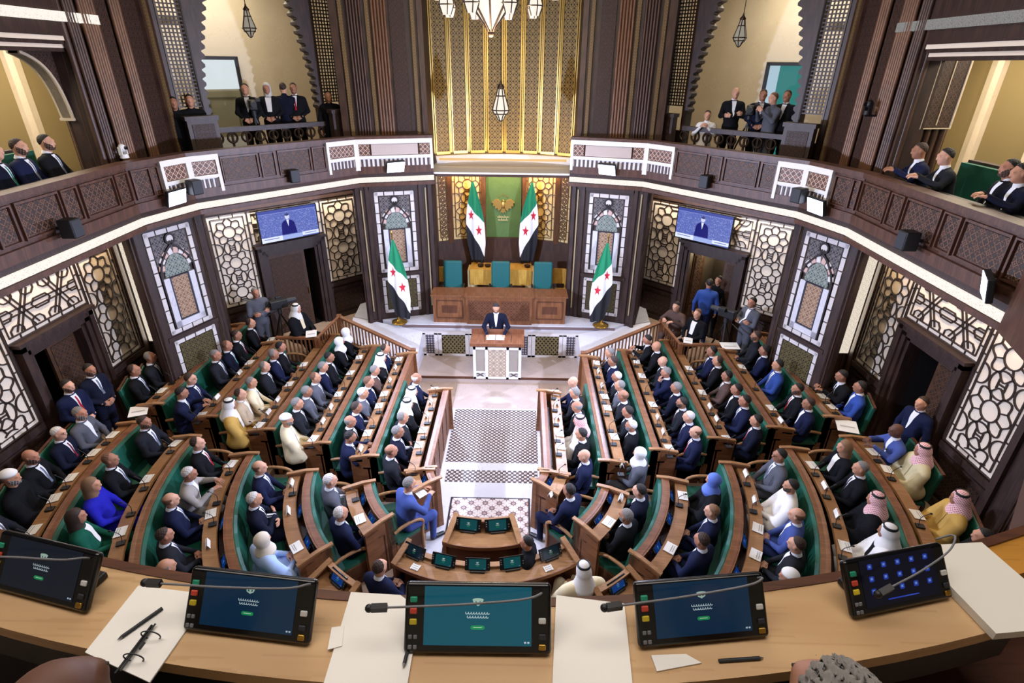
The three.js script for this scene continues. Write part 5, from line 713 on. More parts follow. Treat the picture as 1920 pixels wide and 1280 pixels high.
const CLOTH = {
  ghutra: meshField((x, y, z) => Math.max(smin(ellD(x, y, z, [0, .025, -.012], [.096, .115, .115]), capD(x, y, z, [[0, -.05, -.05], [0, -.24, -.07], .098, .165]), .06), -(capD(x, y, z, [[0, .03, .14], [0, -.28, .2], .068, .1]))), [-.2, -.36, -.24], [.2, .16, .14], .0125),
  hijab: meshField((x, y, z) => Math.max(smin(ellD(x, y, z, [0, .015, -.012], [.097, .115, .118]), capD(x, y, z, [[0, -.09, .0], [0, -.2, .0], .085, .15]), .05), -(ellD(x, y, z, [0, -.005, .12], [.058, .078, .075]))), [-.18, -.33, -.18], [.18, .16, .17], .0115),
  turban: meshField((x, y, z) => smin(ellD(x, y, z, [0, .075, -.015], [.1, .048, .115]), ellD(x, y, z, [0, .095, -.02], [.085, .06, .095]), .02), [-.12, 0, -.15], [.12, .18, .12], .0105),
};
const agalGeo = (() => { const m = new MB(); m.torus(.086, .011, 0, .088, -.012, Math.PI / 2 + .05, 0, 6, 20); m.torus(.084, .011, 0, .107, -.012, Math.PI / 2 + .05, 0, 6, 20); return m.geo(); })();
const eyesGeo = (() => { const m = new MB(); for (const s of [-1, 1]) { m.sph(.011, s * .031, .004, .084, 1, .7, .6, 8, 6); m.box(.034, .007, .012, s * .032, .026, .088, 0, 0, -s * .12); } return m.geo(); })();
const mouthGeo = (() => { const m = new MB(); m.sph(.02, 0, -.06, .082, 1, .25, .5, 8, 5); return m.geo(); })(), LIP = plain(0x8d5246, .6);
const glassesGeo = (() => { const m = new MB(); for (const s of [-1, 1]) { m.torus(.022, .003, s * .031, .004, .1, 0, 0, 4, 14); m.bar(new THREE.Vector3(s * .053, .006, .1), new THREE.Vector3(s * .082, .006, -.01), .004, .004); } m.box(.018, .004, .004, 0, .008, .102); return m.geo(); })();
// hand: wrist at 0, fingers along +y, palm towards +z, thumb on +x
const handGeo = (() => { const P = []; for (const x of [-.03, -.01, .011, .03]) P.push({ c: [[x * .8, .015, 0], [x, .08, 0], .013, .0125], k: .02 }); [[-.031, .055], [-.0105, .07], [.011, .076], [.031, .066]].forEach(([x, l]) => { P.push({ c: [[x, .082, 0], [x * 1.08, .082 + l * .5, .012], .0095, .009], k: .006 }, { c: [[x * 1.08, .082 + l * .5, .012], [x * 1.08, .082 + l * .82, .036], .009, .0078], k: .004 }); }); P.push({ c: [[.028, .025, .006], [.052, .058, .018], .013, .0105], k: .012 }, { c: [[.052, .058, .018], [.056, .09, .03], .0105, .0085], k: .004 }); P.push({ c: [[0, -.03, 0], [0, .02, 0], .024, .024], k: .02 }); return meshField(fieldOf(P), [-.06, -.06, -.03], [.08, .18, .06], .0068); })();
// ----- poses. J: joints; hands: [wrist, direction, palm normal, side]
const seatLegs = (w = .12) => [-1, 1].flatMap((s) => [{ c: [[s * .085, .53, .02], [s * w, .55, .43], .105, .078], m: 2 }, { c: [[s * w, .545, .44], [s * w * .98, .1, .42], .068, .05], m: 2, k: .03 }, { c: [[s * w, .055, .41], [s * (w + .012), .045, .6], .045, .036], m: 3, k: .02 }]);
const standLegs = () => [-1, 1].flatMap((s) => [{ c: [[s * .085, .92, 0], [s * .095, .5, .015], .105, .072], m: 2 }, { c: [[s * .095, .5, .015], [s * .1, .09, -.02], .07, .05], m: 2, k: .03 }, { c: [[s * .1, .05, -.04], [s * .115, .045, .14], .045, .036], m: 3, k: .02 }]);
const torso = (y, z, lean = 0) => [{ c: [[0, y, z], [0, y + .17, z - .02 + lean * .4], .145, .135], m: 1 }, { c: [[-.06, y + .17, z - .02 + lean * .4], [-.075, y + .38, z - .04 + lean], .118, .125], m: 1, k: .08 }, { c: [[.06, y + .17, z - .02 + lean * .4], [.075, y + .38, z - .04 + lean], .118, .125], m: 1, k: .08 }, { c: [[-.155, y + .455, z - .05 + lean * 1.2], [.155, y + .455, z - .05 + lean * 1.2], .07, .07], m: 1, k: .08 }, { c: [[0, y + .46, z - .05 + lean * 1.2], [0, y + .57, z - .03 + lean * 1.3], .07, .058], m: 1, k: .05 }];
const armC = (sh, el, wr) => [{ c: [sh, el, .064, .052], m: 1, k: .045 }, { c: [el, wr, .05, .036], m: 1, k: .03 }];
function poseOf(base, y0, z0, lean, L, R, opt = {}) { const sh = (s) => [s * .195, y0 + .44, z0 - .05 + lean * 1.2]; const prims = [...base, ...torso(y0, z0, lean), ...armC(sh(-1), L[0], L[1]), ...armC(sh(1), R[0], R[1]), ...(opt.more ?? [])]; return { prims, hands: [[L[1], L[2], L[3], -1], [R[1], R[2], R[3], 1]], head: [0, y0 + .705, z0 - .0 + lean * 1.5], tilt: opt.tilt ?? 0, yaw: opt.yaw ?? 0, chest: [y0 + .53, y0 + .22], box: opt.box }; }
const POSES = {
  clasp: () => poseOf(seatLegs(), .56, 0, 0, [[-.265, .77, .05], [-.09, .665, .27], [.8, -.1, .35], [.2, -.9, 0]], [[.265, .77, .05], [.09, .68, .27], [-.8, -.1, .35], [-.2, -.9, 0]]),
  crossed: () => poseOf(seatLegs(), .56, 0, 0, [[-.26, .79, .09], [.06, .84, .21], [.9, .1, .0], [0, 0, -1]], [[.26, .79, .09], [-.05, .8, .24], [-.9, .1, .0], [0, 0, -1]]),
  desk: () => poseOf(seatLegs(), .56, .02, .08, [[-.29, .87, .2], [-.13, .97, .40], [.5, 0, .7], [0, -1, 0]], [[.29, .87, .2], [.12, .97, .42], [-.5, 0, .7], [0, -1, 0]], { tilt: .15 }),
  chin: () => poseOf(seatLegs(), .56, 0, .03, [[-.25, .79, .1], [.05, .76, .25], [.9, 0, .1], [0, -1, 0]], [[.22, .8, .19], [.06, 1.04, .16], [-.2, .8, -.1], [-.3, 0, -1]], { tilt: .08 }),
  robe: () => poseOf([...seatLegs(.13).map((p) => ({ ...p, m: p.m === 3 ? 3 : 1 })), { c: [[-.15, .42, .3], [.15, .42, .3], .14, .14], m: 1, k: .12 }, { c: [[-.15, .15, .38], [.15, .15, .38], .12, .12], m: 1, k: .15 }, { c: [[-.2, .6, -.02], [.2, .6, -.02], .15, .15], m: 1, k: .12 }, { c: [[-.24, .95, -.03], [-.27, .6, .12], .09, .11], m: 1, k: .1 }, { c: [[.24, .95, -.03], [.27, .6, .12], .09, .11], m: 1, k: .1 }], .56, 0, 0, [[-.285, .74, .08], [-.1, .66, .3], [.8, -.1, .35], [.2, -.9, 0]], [[.285, .74, .08], [.1, .68, .3], [-.8, -.1, .35], [-.2, -.9, 0]]),
  stand: () => poseOf(standLegs(), .94, 0, 0, [[-.26, 1.13, -.03], [-.1, 1.0, .16], [.8, -.4, .2], [0, -.2, -1]], [[.26, 1.13, -.03], [.1, 1.01, .17], [-.8, -.4, .2], [0, -.2, -1]], { box: 1.85 }),
  standCrossed: () => poseOf(standLegs(), .94, 0, 0, [[-.26, 1.15, .07], [.06, 1.2, .2], [.9, .1, 0], [0, 0, -1]], [[.26, 1.15, .07], [-.05, 1.16, .23], [-.9, .1, 0], [0, 0, -1]], { box: 1.85 }),
  standDown: () => poseOf(standLegs(), .94, 0, 0, [[-.27, 1.12, -.03], [-.27, .87, .04], [0, -1, .1], [1, 0, 0]], [[.27, 1.12, -.03], [.27, .87, .04], [0, -1, .1], [-1, 0, 0]], { box: 1.85 }),
  standUp: () => poseOf(standLegs(), .94, 0, .02, [[-.27, 1.18, .12], [-.08, 1.38, .3], [.4, .5, .5], [.8, 0, -.4]], [[.27, 1.18, .12], [.09, 1.38, .3], [-.4, .5, .5], [-.8, 0, -.4]], { box: 1.85, tilt: .1 }),
  lectern: () => poseOf(standLegs(), .94, -.02, .07, [[-.3, 1.16, .12], [-.2, 1.04, .36], [.1, -.3, .9], [0, -1, 0]], [[.3, 1.16, .12], [.2, 1.04, .36], [-.1, -.3, .9], [0, -1, 0]], { box: 1.85, tilt: .35 }),
};
const protos = {};
function proto(pose) {
  if (protos[pose]) return protos[pose];
  const p = POSES[pose](), f = fieldOf(p.prims), top = p.box ?? 1.5;
  let g = meshField(f, [-.42, -.01, -.3], [.42, p.head[1] - .09, .72], top > 1.6 ? .0235 : .0205);
  // each triangle takes the cloth of the nearest limb
  const P = g.attributes.position, N = g.attributes.normal, bins = [[], [], [], []];
  for (let t = 0; t < P.count; t += 3) { const x = (P.getX(t) + P.getX(t + 1) + P.getX(t + 2)) / 3, y = (P.getY(t) + P.getY(t + 1) + P.getY(t + 2)) / 3, z = (P.getZ(t) + P.getZ(t + 1) + P.getZ(t + 2)) / 3; let bm = 1, bd = 9; for (const q of p.prims) { const d = capD(x, y, z, q.c); if (d < bd) { bd = d; bm = q.m; } } bins[bm].push(t); }
  const parts = [[], [], [], []]; bins.forEach((b, i) => { if (!b.length) return; const o = new THREE.BufferGeometry(), pp = new Float32Array(b.length * 9), nn = new Float32Array(b.length * 9); b.forEach((t, k) => { pp.set(P.array.subarray(t * 3, t * 3 + 9), k * 9); nn.set(N.array.subarray(t * 3, t * 3 + 9), k * 9); }); o.setAttribute('position', new THREE.BufferAttribute(pp, 3)); o.setAttribute('normal', new THREE.BufferAttribute(nn, 3)); o.setAttribute('uv', new THREE.BufferAttribute(new Float32Array(b.length * 6), 2)); parts[i].push(o); });
  const hm = M4(...p.head, p.tilt, p.yaw, 0, .95, .95, .95);
  parts[0].push(headGeo.clone().applyMatrix4(hm));
  for (const [w, d, n, s] of p.hands) { const y = v3(d).normalize(), z = v3(n), x = y.clone().cross(z).normalize(); z.copy(x.clone().cross(y)); const sx = s < 0 ? 1 : -1; const m = new THREE.Matrix4().makeBasis(x.multiplyScalar(sx), y, z).setPosition(v3(w)); const hg = handGeo.clone().applyMatrix4(m); if (sx < 0) { const a = hg.attributes.position.array, b = hg.attributes.normal.array; for (let t = 0; t < a.length; t += 9) for (let k = 0; k < 3; k++) { let q = a[t + 3 + k]; a[t + 3 + k] = a[t + 6 + k]; a[t + 6 + k] = q; q = b[t + 3 + k]; b[t + 3 + k] = b[t + 6 + k]; b[t + 6 + k] = q; } } parts[0].push(hg); }
  const all = mergeGeometries(parts.flat()); boxUV(all); let at = 0; parts.forEach((l, i) => { const c = l.reduce((s, o) => s + o.attributes.position.count, 0); if (c) all.addGroup(at, c, i); at += c; });
  // shirt front and tie laid on the chest
  const zAt = (x, y) => { let z = .5; for (let i = 0; i < 60; i++) { const d = f(x, y, z); if (d < .002) break; z -= Math.max(d * .8, .003); if (z < -.3) break; } return z; };
  const patch = (y0, y1, wf, off, nx = 6, ny = 10) => { const o = new THREE.PlaneGeometry(1, 1, nx, ny), a = o.attributes.position; for (let i = 0; i < a.count; i++) { const u = a.getX(i), v = a.getY(i) + .5, y = y1 + (y0 - y1) * v, x = u * 2 * wf(v); a.setXYZ(i, x, y, zAt(x, y) + off); } o.computeVertexNormals(); const m = new MB(); m.add(o); return m.geo(); };
  const [c0, c1] = p.chest;
  const out = { geo: all, hm, shirt: patch(c0, c1, (v) => .006 + .046 * Math.pow(v, .8), .005), tie: patch(c0 - .03, c1, (v) => .014 + .008 * (1 - v), .009, 2, 8), front: patch(c0 - .02, c1 - .02, (v) => .05 + .02 * v, .008), collar: (() => { const m = new MB(); m.add(new THREE.CylinderGeometry(.061, .071, .05, 18, 1, true), M4(0, c0 + .035, p.head[2] - .035 - (p.tilt ? p.tilt * .03 : 0), .25)); return m.geo(); })() };
  return protos[pose] = out;
}
const fab = (c, r = .85) => { const [R, G, B] = rgb(c); const t = fabricTex(c, ((Math.min(255, R + 14)) << 16) | (Math.min(255, G + 14) << 8) | Math.min(255, B + 14)); t.repeat.set(6, 6); return new THREE.MeshPhysicalMaterial({ map: t, roughness: r, specularIntensity: .25 }); };
const SUIT = { k: fab(0x0b0c10), c: fab(0x17191f), n: fab(0x0f1530), d: fab(0x0b0f20), b: fab(0x2a4590), u: fab(0x27407f), r: fab(0x1b1b9a), g: fab(0x4c4e57), l: fab(0x8d8883), w: fab(0xd9d6d2), t: fab(0xa8957c), m: fab(0xd6c8a6), o: fab(0xad8a45), e: fab(0x0f4d3b), s: fab(0x9db6e0), v: fab(0x3a4a86), y: fab(0x4c3a34), z: fab(0xb9ad86) };
const SHOE = plain(0x0e0c0c, .4), SKIN = [0xb98567, 0xc6957a, 0xa9745a, 0x9a6a50, 0x5b3a2b].map((c) => plain(c, .6)), HAIRC = { d: plain(0x4a372c, .8), k: plain(0x17120f, .7), b: plain(0x33231a, .7), g: plain(0x77736f, .8), w: plain(0xc2bdb8, .8), l: plain(0x7d5d42, .7), r: plain(0x6b4a35, .7) };
const checkTex = (a, b) => canvasTex(64, 64, (c) => { c.fillStyle = a; c.fillRect(0, 0, 64, 64); c.fillStyle = b; for (let i = 0; i < 4; i++) for (let j = 0; j < 4; j++) if ((i + j) & 1) c.fillRect(i * 16, j * 16, 13, 13); });
const redCheck = checkTex('#e2c6c4', '#bd5560'); redCheck.repeat.set(14, 14);
const HEADCLOTH = { w: fab(0xd8d6d3), r: new THREE.MeshStandardMaterial({ map: redCheck, roughness: .85 }), u: fab(0x5a74c4), c: fab(0xcfc4b4), p: fab(0xb9a29c) };
const SHIRT = fab(0xd5d6da), TIE = { r: fab(0x8e1420), n: fab(0x1a2140), g: fab(0x1c6a5a), k: fab(0x101014), b: fab(0x5b1424), s: fab(0x5c6474) }, EYE = plain(0x1c1512, .4);
for (const g of [HAIR.short, HAIR.receding, HAIR.ring, HAIR.long, beardGeo, CLOTH.ghutra, CLOTH.hijab, CLOTH.turban]) boxUV(g);
const eyeM = EYE;
// spec: 'suit hair+colour pose [options]'; hair codes s short, q receding, o ring, B bald, L long; cloth G ghutra, H hijab, T turban + colour; options: t? tie, b beard, x glasses, f? front strip
function person(spec, pos, turn, label, group, scale = 1) {
  const [suit, hair, pose, ...opt] = spec.split(' '), pr = proto(pose), t = thing('person', label, 'person', pos, turn, group); t.scale.setScalar(scale);
  const skin = SKIN[(opt.find((o) => o[0] === 'k') ?? 'k' + Math.floor(rnd() * 4))[1]], sm = SUIT[suit[0]], tr = SUIT[suit[1] ?? suit[0]];
  const add = (name, geo, mat, m) => { const o = new THREE.Mesh(geo, mat); o.name = name; o.castShadow = o.receiveShadow = true; if (m) o.applyMatrix4(m); t.add(o); return o; };
  const mats = [skin, sm, tr, SHOE]; add('body', pr.geo, mats);
  add('eyes', eyesGeo, eyeM, pr.hm); add('mouth', mouthGeo, LIP, pr.hm);
  const code = hair[0], col = hair[1];
  if (code === 'G') { add('headcloth', CLOTH.ghutra, HEADCLOTH[col], pr.hm); add('head_cord', agalGeo, MAT.black, pr.hm); }
  else if (code === 'H') add('headscarf', CLOTH.hijab, HEADCLOTH[col], pr.hm);
  else if (code === 'T') { add('turban', CLOTH.turban, HEADCLOTH[col], pr.hm); add('beard', beardGeo, HAIRC.g, pr.hm); }
  else if (code !== 'B') add('hair', HAIR[{ s: 'short', q: 'receding', o: 'ring', L: 'long' }[code]], HAIRC[col], pr.hm);
  for (const o of opt) { if (o === 'b') add('beard', beardGeo, HAIRC[col === 'g' || col === 'w' ? 'g' : 'd'], pr.hm); if (o === 'x') add('glasses', glassesGeo, MAT.black, pr.hm); if (o[0] === 't') { add('shirt', pr.shirt, SHIRT); add('collar', pr.collar, SHIRT); if (o[1] !== '-') add('tie', pr.tie, TIE[o[1]]); } if (o[0] === 'f') add('robe_front', pr.front, SUIT[o[1]]); }
  return t;
}
const seatAt = (s, row, D) => { const p = V(s * (ROW[row] - .40), TIER[row], D); return [p, Math.atan2(-s, -.28 - .12 * rnd())]; };
const seatArc = (s, row, deg) => { const a = deg * Math.PI / 180, R = ROW[row] - .40, x = s * R * Math.cos(a), D = AC - R * Math.sin(a); return [V(x, TIER[row], D), Math.atan2(-s * Math.cos(a), -Math.sin(a) - .15)]; };
ROW[6] = 7.1;
const nth = ['first', 'second', 'third', 'fourth', 'fifth', 'sixth', 'seventh', 'eighth'];
const cloth = { k: 'black suit', c: 'charcoal suit', n: 'navy suit', d: 'dark navy suit', b: 'bright blue suit', u: 'blue suit', r: 'royal blue suit', g: 'grey suit', l: 'light grey suit', w: 'white robe', t: 'beige suit', m: 'cream clothes', o: 'golden robe', e: 'green suit', s: 'pale blue dress', v: 'blue jacket', y: 'brown jacket', z: 'pale robe' };
const headwear = (h) => h[0] === 'G' ? (h[1] === 'r' ? ' and red checked headcloth' : ' and white headcloth') : h[0] === 'H' ? ({ w: ' and white headscarf', u: ' and blue headscarf', c: ' and cream headscarf', p: ' and pale headscarf' })[h[1]] : h[0] === 'T' ? ' and white turban' : '';
const SEATED = { // side, row: [D, look] from the stage end
  '-1 1': [[9.69, 'n ow clasp tn'], [9.2, 'k Gw robe fw'], [8.72, 'k Gw robe fm'], [8.27, 'c qg clasp ts'], [7.83, 'd sg crossed ts'], [7.3, 'c or clasp tr']],
  '-1 2': [[10.98, 'n qb clasp tn'], [10.55, 'k Gw robe fw'], [9.99, 'y sg clasp t-'], [9.49, 'n sr clasp t-'], [9.05, 'g sw clasp ts'], [8.58, 'n sb crossed tn'], [8.15, 'k og clasp tk'], [7.66, 'n sk desk t-']],
  '-1 3': [[11.55, 'k Hw clasp'], [11.03, 'k Hw clasp fw'], [10.32, 'k sk clasp ts'], [9.9, 'n sg clasp tn'], [9.44, 'g qr clasp ts'], [8.94, 'g sg clasp t-'], [8.46, 'c sg clasp tk'], [7.95, 'm Tw robe fw']],
  '-1 4': [[10.44, 'k sk clasp tk'], [10.07, 'n qg clasp tn'], [9.61, 'c qg clasp tk'], [8.99, 'm sg clasp tk'], [8.55, 't qb clasp t-'], [8.16, 'o Gw robe fw']],
  '-1 5': [[11.34, 'k qb clasp tb'], [10.66, 'k sb clasp tb'], [10.22, 'd qr clasp tg'], [9.74, 'c sg clasp ts'], [8.8, 'n sb clasp tn x'], [8.23, 'n sk desk tn']],
  '-1 6': [[9.3, 'c qg clasp tk'], [8.8, 'k qb clasp ts']],
  '1 1': [[9.66, 'n B clasp tn k1'], [9.23, 'c sg clasp ts'], [8.75, 'k og clasp tk'], [8.25, 'w Gr robe fw'], [7.87, 'k sk clasp t-'], [7.31, 'n B clasp ts k1']],
  '1 2': [[10.97, 'd sg clasp tk'], [10.55, 'n sb clasp tn'], [9.93, 'c sw clasp ts'], [9.54, 'g qg clasp tk'], [9.13, 'c or clasp t-'], [8.59, 'c sk clasp tn'], [8.19, 'k sw clasp tk b'], [7.38, 'g Hw clasp']],
  '1 3': [[11.4, 'k sk desk tk'], [11.06, 'k B clasp tk'], [10.42, 'c B clasp ts k1'], [9.93, 'n sg chin tn'], [9.28, 'd sg clasp tb'], [8.8, 'c sk clasp tb b'], [8.33, 'n sw clasp tn'], [7.88, 'n or clasp tr k1']],
  '1 4': [[10.58, 'n sk clasp tn'], [10.18, 'k qb clasp tb'], [9.58, 'y sk clasp tk'], [9.03, 'k sk clasp t-'], [8.61, 'n sk clasp tn'], [8.03, 'd sk clasp tr']],
  '1 5': [[10.42, 'n sk clasp ts'], [9.73, 'u sk clasp ts'], [8.83, 'k sk clasp tr b'], [8.38, 'n sb clasp t-']],
  '1 6': [[9.04, 'k sk desk tk'], [8.68, 'b sk clasp t-']],
};
const CURVED = {
  '-1 1': [[38.3, 'v sg desk t-']], '-1 2': [[19.9, 'g sw crossed ts'], [37.1, 'n qw clasp t-']], '-1 3': [[11.9, 'n or clasp ts k1'], [23.3, 'd sw crossed tk'], [37, 's Hc robe fs']],
  '-1 4': [[4.5, 'k qb clasp tr'], [14, 'l sw desk t-'], [20, 'n or clasp ts k1'], [28.7, 'c sb clasp tn'], [36.4, 'n og clasp tn']], '-1 5': [[.1, 'c sb clasp ts b'], [9.8, 'k qr clasp ts'], [15.7, 'r Ll clasp'], [21.8, 'e Lb clasp fw'], [28.9, 'k Hp clasp']],
  '-1 6': [[.1, 'g sg clasp t- b'], [4.4, 'd sw clasp tb x'], [9.8, 'k B clasp ts b k2'], [13.8, 'k Tw robe'], [19.5, 'c sk clasp ts']],
  '1 1': [[36.6, 'n sk clasp t-']], '1 2': [[21.5, 'd sk clasp t-'], [35.5, 'k sg clasp tk b']], '1 3': [[13.2, 'k Hu robe'], [23.6, 'n sl clasp ts'], [34.1, 'n sb clasp t-']],
  '1 4': [[4.6, 'g sk clasp ts x k3'], [13, 'w sk robe b'], [20.7, 'v or clasp t- k1'], [27.9, 'c sb clasp t-'], [35.2, 'k Tw robe fw']], '1 5': [[2.7, 'k Ll clasp fw'], [8.3, 'k sg clasp tk'], [14.9, 'k Gr robe'], [21.5, 'w Gw robe fk']],
  '1 6': [[.6, 'v B desk t- k4'], [4.5, 'z Gr robe fz'], [13.5, 'o Gr robe fo'], [19.7, 'k sk clasp t-']],
};
const SEATS = []; // kept for the desk things
for (const [tbl, arc] of [[SEATED, 0], [CURVED, 1]]) for (const [key, list] of Object.entries(tbl)) {
  const [s, row] = key.split(' ').map(Number), w = s < 0 ? 'left' : 'right', rn = row === 6 ? 'wall chairs' : ord[row - 1] + ' bench';
  list.forEach(([q, look], i) => { const [p, turn] = (arc ? seatArc : seatAt)(s, row, q), [su, ha] = look.split(' '); const where = list.length === 1 ? 'alone,' : `${nth[i]} from stage,`; const label = `person in ${cloth[su[0]]}${headwear(ha)}, ${where} ${w} ${arc ? 'curved' : 'straight'} ${rn}`; person(look, p, turn + rr(-.12, .12), label, 'seated members', .955 + .04 * rnd()); SEATS.push({ s, row, arc, q, p, turn }); });
}
// chairs under the people along the walls
for (const e of SEATS.filter((e) => e.row === 6)) { const i = SEATS.filter((f) => f.row === 6 && f.s === e.s && f.arc === e.arc).indexOf(e); const t = thing('upholstered_chair', `green upholstered chair along the ${e.s < 0 ? 'left' : 'right'} wall, ${nth[i]} of the ${e.arc ? 'nearer' : 'farther'} group`, 'chair', e.p.clone(), e.turn, 'chairs along the walls'); const b = new MB(); b.rbox(.5, .55, .08, .03, 0, .72, -.23, -.1); b.build('backrest', MAT.leather, t); const s2 = new MB(); s2.rbox(.5, .08, .5, .03, 0, .38, .03); s2.build('seat', MAT.leather, t); for (const [x, z] of [[-.22, -.2], [.22, -.2], [-.22, .26], [.22, .26]]) { const l = new MB(); l.ext(x - .02, x + .02, 0, .36, z - .02, z + .02); l.build('leg', MAT.benchDark, t); } const f = new MB(); f.box(.54, .03, .04, 0, 1.0, -.26); f.build('top_rail', MAT.benchDark, t); }
// ----- people standing or sitting elsewhere
const at = (x, y, D, look, face, label, sc = .98) => person(look, V(x, y, D), Math.atan2(face[0], face[1]), label, null, sc);
at(-.08, .15, 12.22, 'd sk lectern t- b', [0, 1], 'person in a dark navy suit speaking at the lectern');
at(-4.72, .62, 11.7, 'k Gw robe fm', [.9, .2], 'person in black robe and white headcloth seated behind the left rail');
at(-5.62, .62, 11.72, 'g sg standCrossed', [.7, .7], 'person in a grey jacket standing by the left camera');
at(4.33, .62, 12.3, 'y sk desk', [-.6, .6], 'person in a brown jacket seated behind the right rail nearest the stage');
at(4.62, .62, 11.78, 'k sr clasp fw', [-.7, .5], 'person in black seated behind the right rail, second from the stage');
at(5.16, .57, 12.85, 'un sk standDown', [.3, -1], 'person in a blue jacket seen from behind at the right back door', 1.0);
at(5.52, .57, 13.25, 'k sk standDown', [-.4, .3], 'person in black inside the right back doorway', .96);
at(5.75, .62, 11.62, 'g sk standCrossed t-', [-.7, .3], 'person in a grey suit standing beside the right camera');
at(5.6, .57, 10.75, 'c sb clasp b', [-.8, -.3], 'person in charcoal seated low beside the right camera', .98);
at(-7.0, .57, 8.2, 'd sk stand ts b', [.8, .15], 'person in dark navy standing in the left doorway, farther one', .97); at(-6.98, .57, 7.66, 'n sk stand tr b', [.8, .1], 'person in navy with a tie standing in the left doorway, nearer one', .97); at(7.02, .57, 7.62, 'n sb standDown t-', [-.8, .2], 'person in navy standing in the right doorway', .97);
at(.64, -.0, 5.5, 'k sk clasp', [-1, -.15], 'person in black between the two curved tables, right end', .9); at(1.36, 0, 4.98, 'm Gw robe fm', [-.3, -1], 'person in white headcloth and cream robe behind the long curved table'); at(-1.24, 0, 4.95, 'n qb clasp tr', [.5, -.9], 'person in navy behind the left end of the long curved table');
// balcony: seated along the side parapets
[[8.53, 'k sk clasp ts b', 'nearest the pillar'], [8.03, 'n sb clasp ts b', 'second from the pillar'], [7.62, 'd sk clasp tg', 'third from the pillar']].forEach(([D, l, w], i) => at(-6.62, BF - .02, D, l, [.85, -.25], `person in a dark suit leaning on the left balcony, ${w}`, .97));
[[8.8, 'n sb desk t-', 'nearest the pillar'], [8.22, 'c sk desk t-', 'second from the pillar'], [7.28, 'k sk clasp t- b', 'third from the pillar'], [6.9, 'd sk desk t-', 'fourth from the pillar']].forEach(([D, l, w], i) => at(6.62, BF - .02, D, l, [-.85, -.25], `person in a dark suit leaning on the right balcony, ${w}`, .97));
// balcony: standing in the alcoves behind the arches
const AF = 4.85;
[[-5.72, 13.35, 'k sk stand t-', 'in black at the left door of the left arch'], [-5.4, 13.75, 'k Lw stand fw', 'with a pale headdress in the middle of the left arch'], [-5.12, 14.0, 'd sb standDown', 'seen from behind in the left arch'], [-4.9, 14.05, 'k sk stand tr', 'in black with a red tie in the left arch']].forEach(([x, D, l, w], i) => at(x, AF, D, l, i === 2 ? [-.3, -1] : [.3, 1], 'person standing ' + w, .97));
at(-6.3, BF, 12.06, 'k sk stand', [.5, .8], 'person in black holding papers at the left jamb of the left arch', .97); at(-6.5, BF, 11.82, 'k sk standDown', [.5, .8], 'person in black beside the broad left pillar', .95); at(-4.15, BF, 14.2, 'k sk standDown', [.3, .9], 'person in black at the right jamb of the left arch', .97);
at(4.78, AF - .35, 13.85, 'w sb standUp', [-.5, 1], 'person in white crouching with a camera in the right arch', .9); at(5.3, AF, 13.75, 'k B standCrossed t-', [-.2, 1], 'person in black with crossed arms in the right arch', .98); at(5.75, AF, 13.3, 'd sb stand t-', [-.3, 1], 'person in navy behind the camera in the right arch', .97); at(5.86, AF - .05, 12.95, 'g sr standUp', [-.9, .2], 'person in grey working the camera in the right arch', .97); at(6.12, AF, 12.95, 'k sb standDown t-', [-.6, .6], 'person in black at the right edge of the right arch', .97);
// ---------- things on the desks in front of the seated people
function mic(pos, turn, label) { const t = thing('desk_microphone', label, 'microphone', pos, turn, 'desk microphones'); const b = new MB(); b.rbox(.09, .025, .11, .008, 0, .0125, 0); b.build('mic_base', MAT.black, t); const n = new MB(); n.tube([new THREE.Vector3(0, .02, -.02), new THREE.Vector3(0, .16, -.03), new THREE.Vector3(0, .25, .05)], .005, 8, 5); n.build('gooseneck', MAT.charcoal, t); const h = new MB(); h.sph(.013, 0, .255, .06, 1, 1, 1.6, 8, 6); h.build('capsule', MAT.black, t); }
function sheet(pos, turn, label, w = .19, d = .15, tilt = .1) { const t = thing('paper_sheet', label, 'paper', pos, turn, 'papers on the desks'); const m = new MB(); m.box(w, .005, d, 0, .004, 0, tilt); m.build('sheet', MAT.paper, t); const l = new MB(); for (let i = 0; i < 4; i++) l.box(w * .7, .0012, .006, 0, .0075 + (.06 - i * .04) * -Math.sin(tilt) * 1, -.045 + i * .03, tilt); l.build('print_lines', MAT.grey, t).userData.kind = 'stuff'; }
function placard(pos, turn, label) { const t = thing('name_card', label, 'card', pos, turn, 'name cards on the desks'); const m = new MB(); m.box(.16, .07, .004, 0, .035, .02, -.4); m.box(.16, .07, .004, 0, .035, -.02, .4); m.build('folded_card', MAT.paper, t); }
SEATS.forEach((e, i) => {
  const k = e.row - 1, y = TIER[k] + .925, side = e.s < 0 ? 'left' : 'right', rn = ord[Math.min(5, k)], R = ROW[k] + .255, at2 = (off, dr = 0) => { if (e.arc) { const a = e.q * Math.PI / 180 + off / R, r = R + dr; return [V(e.s * r * Math.cos(a), y, AC - r * Math.sin(a)), Math.atan2(e.s * Math.cos(a), Math.sin(a))]; } return [V(e.s * (R + dr), y, e.q - off), e.s * Math.PI / 2]; };
  const n = i % 6, suffix = `in front of the ${nth[[...SEATS].filter((f) => f.s === e.s && f.row === e.row && f.arc === e.arc).indexOf(e)]} person, ${side} ${e.arc ? 'curved' : 'straight'} ${e.row === 6 ? 'wall row' : ord[e.row - 1] + ' bench'}`;
  let [p, t] = at2(.16); if (!(e.arc && k < 4 && e.q > 20)) { const [pm, tm] = at2(.2, -.04); mic(pm, tm, 'black gooseneck microphone ' + suffix); }
  [p, t] = at2(-.05, .01); if (n === 0 || n === 3 || n === 4 || e.row === 6) sheet(p, t + rr(-.15, .15), 'white paper on the desk ' + suffix); else if (n !== 5) placard(p, t, 'small white card on the desk ' + suffix);
});
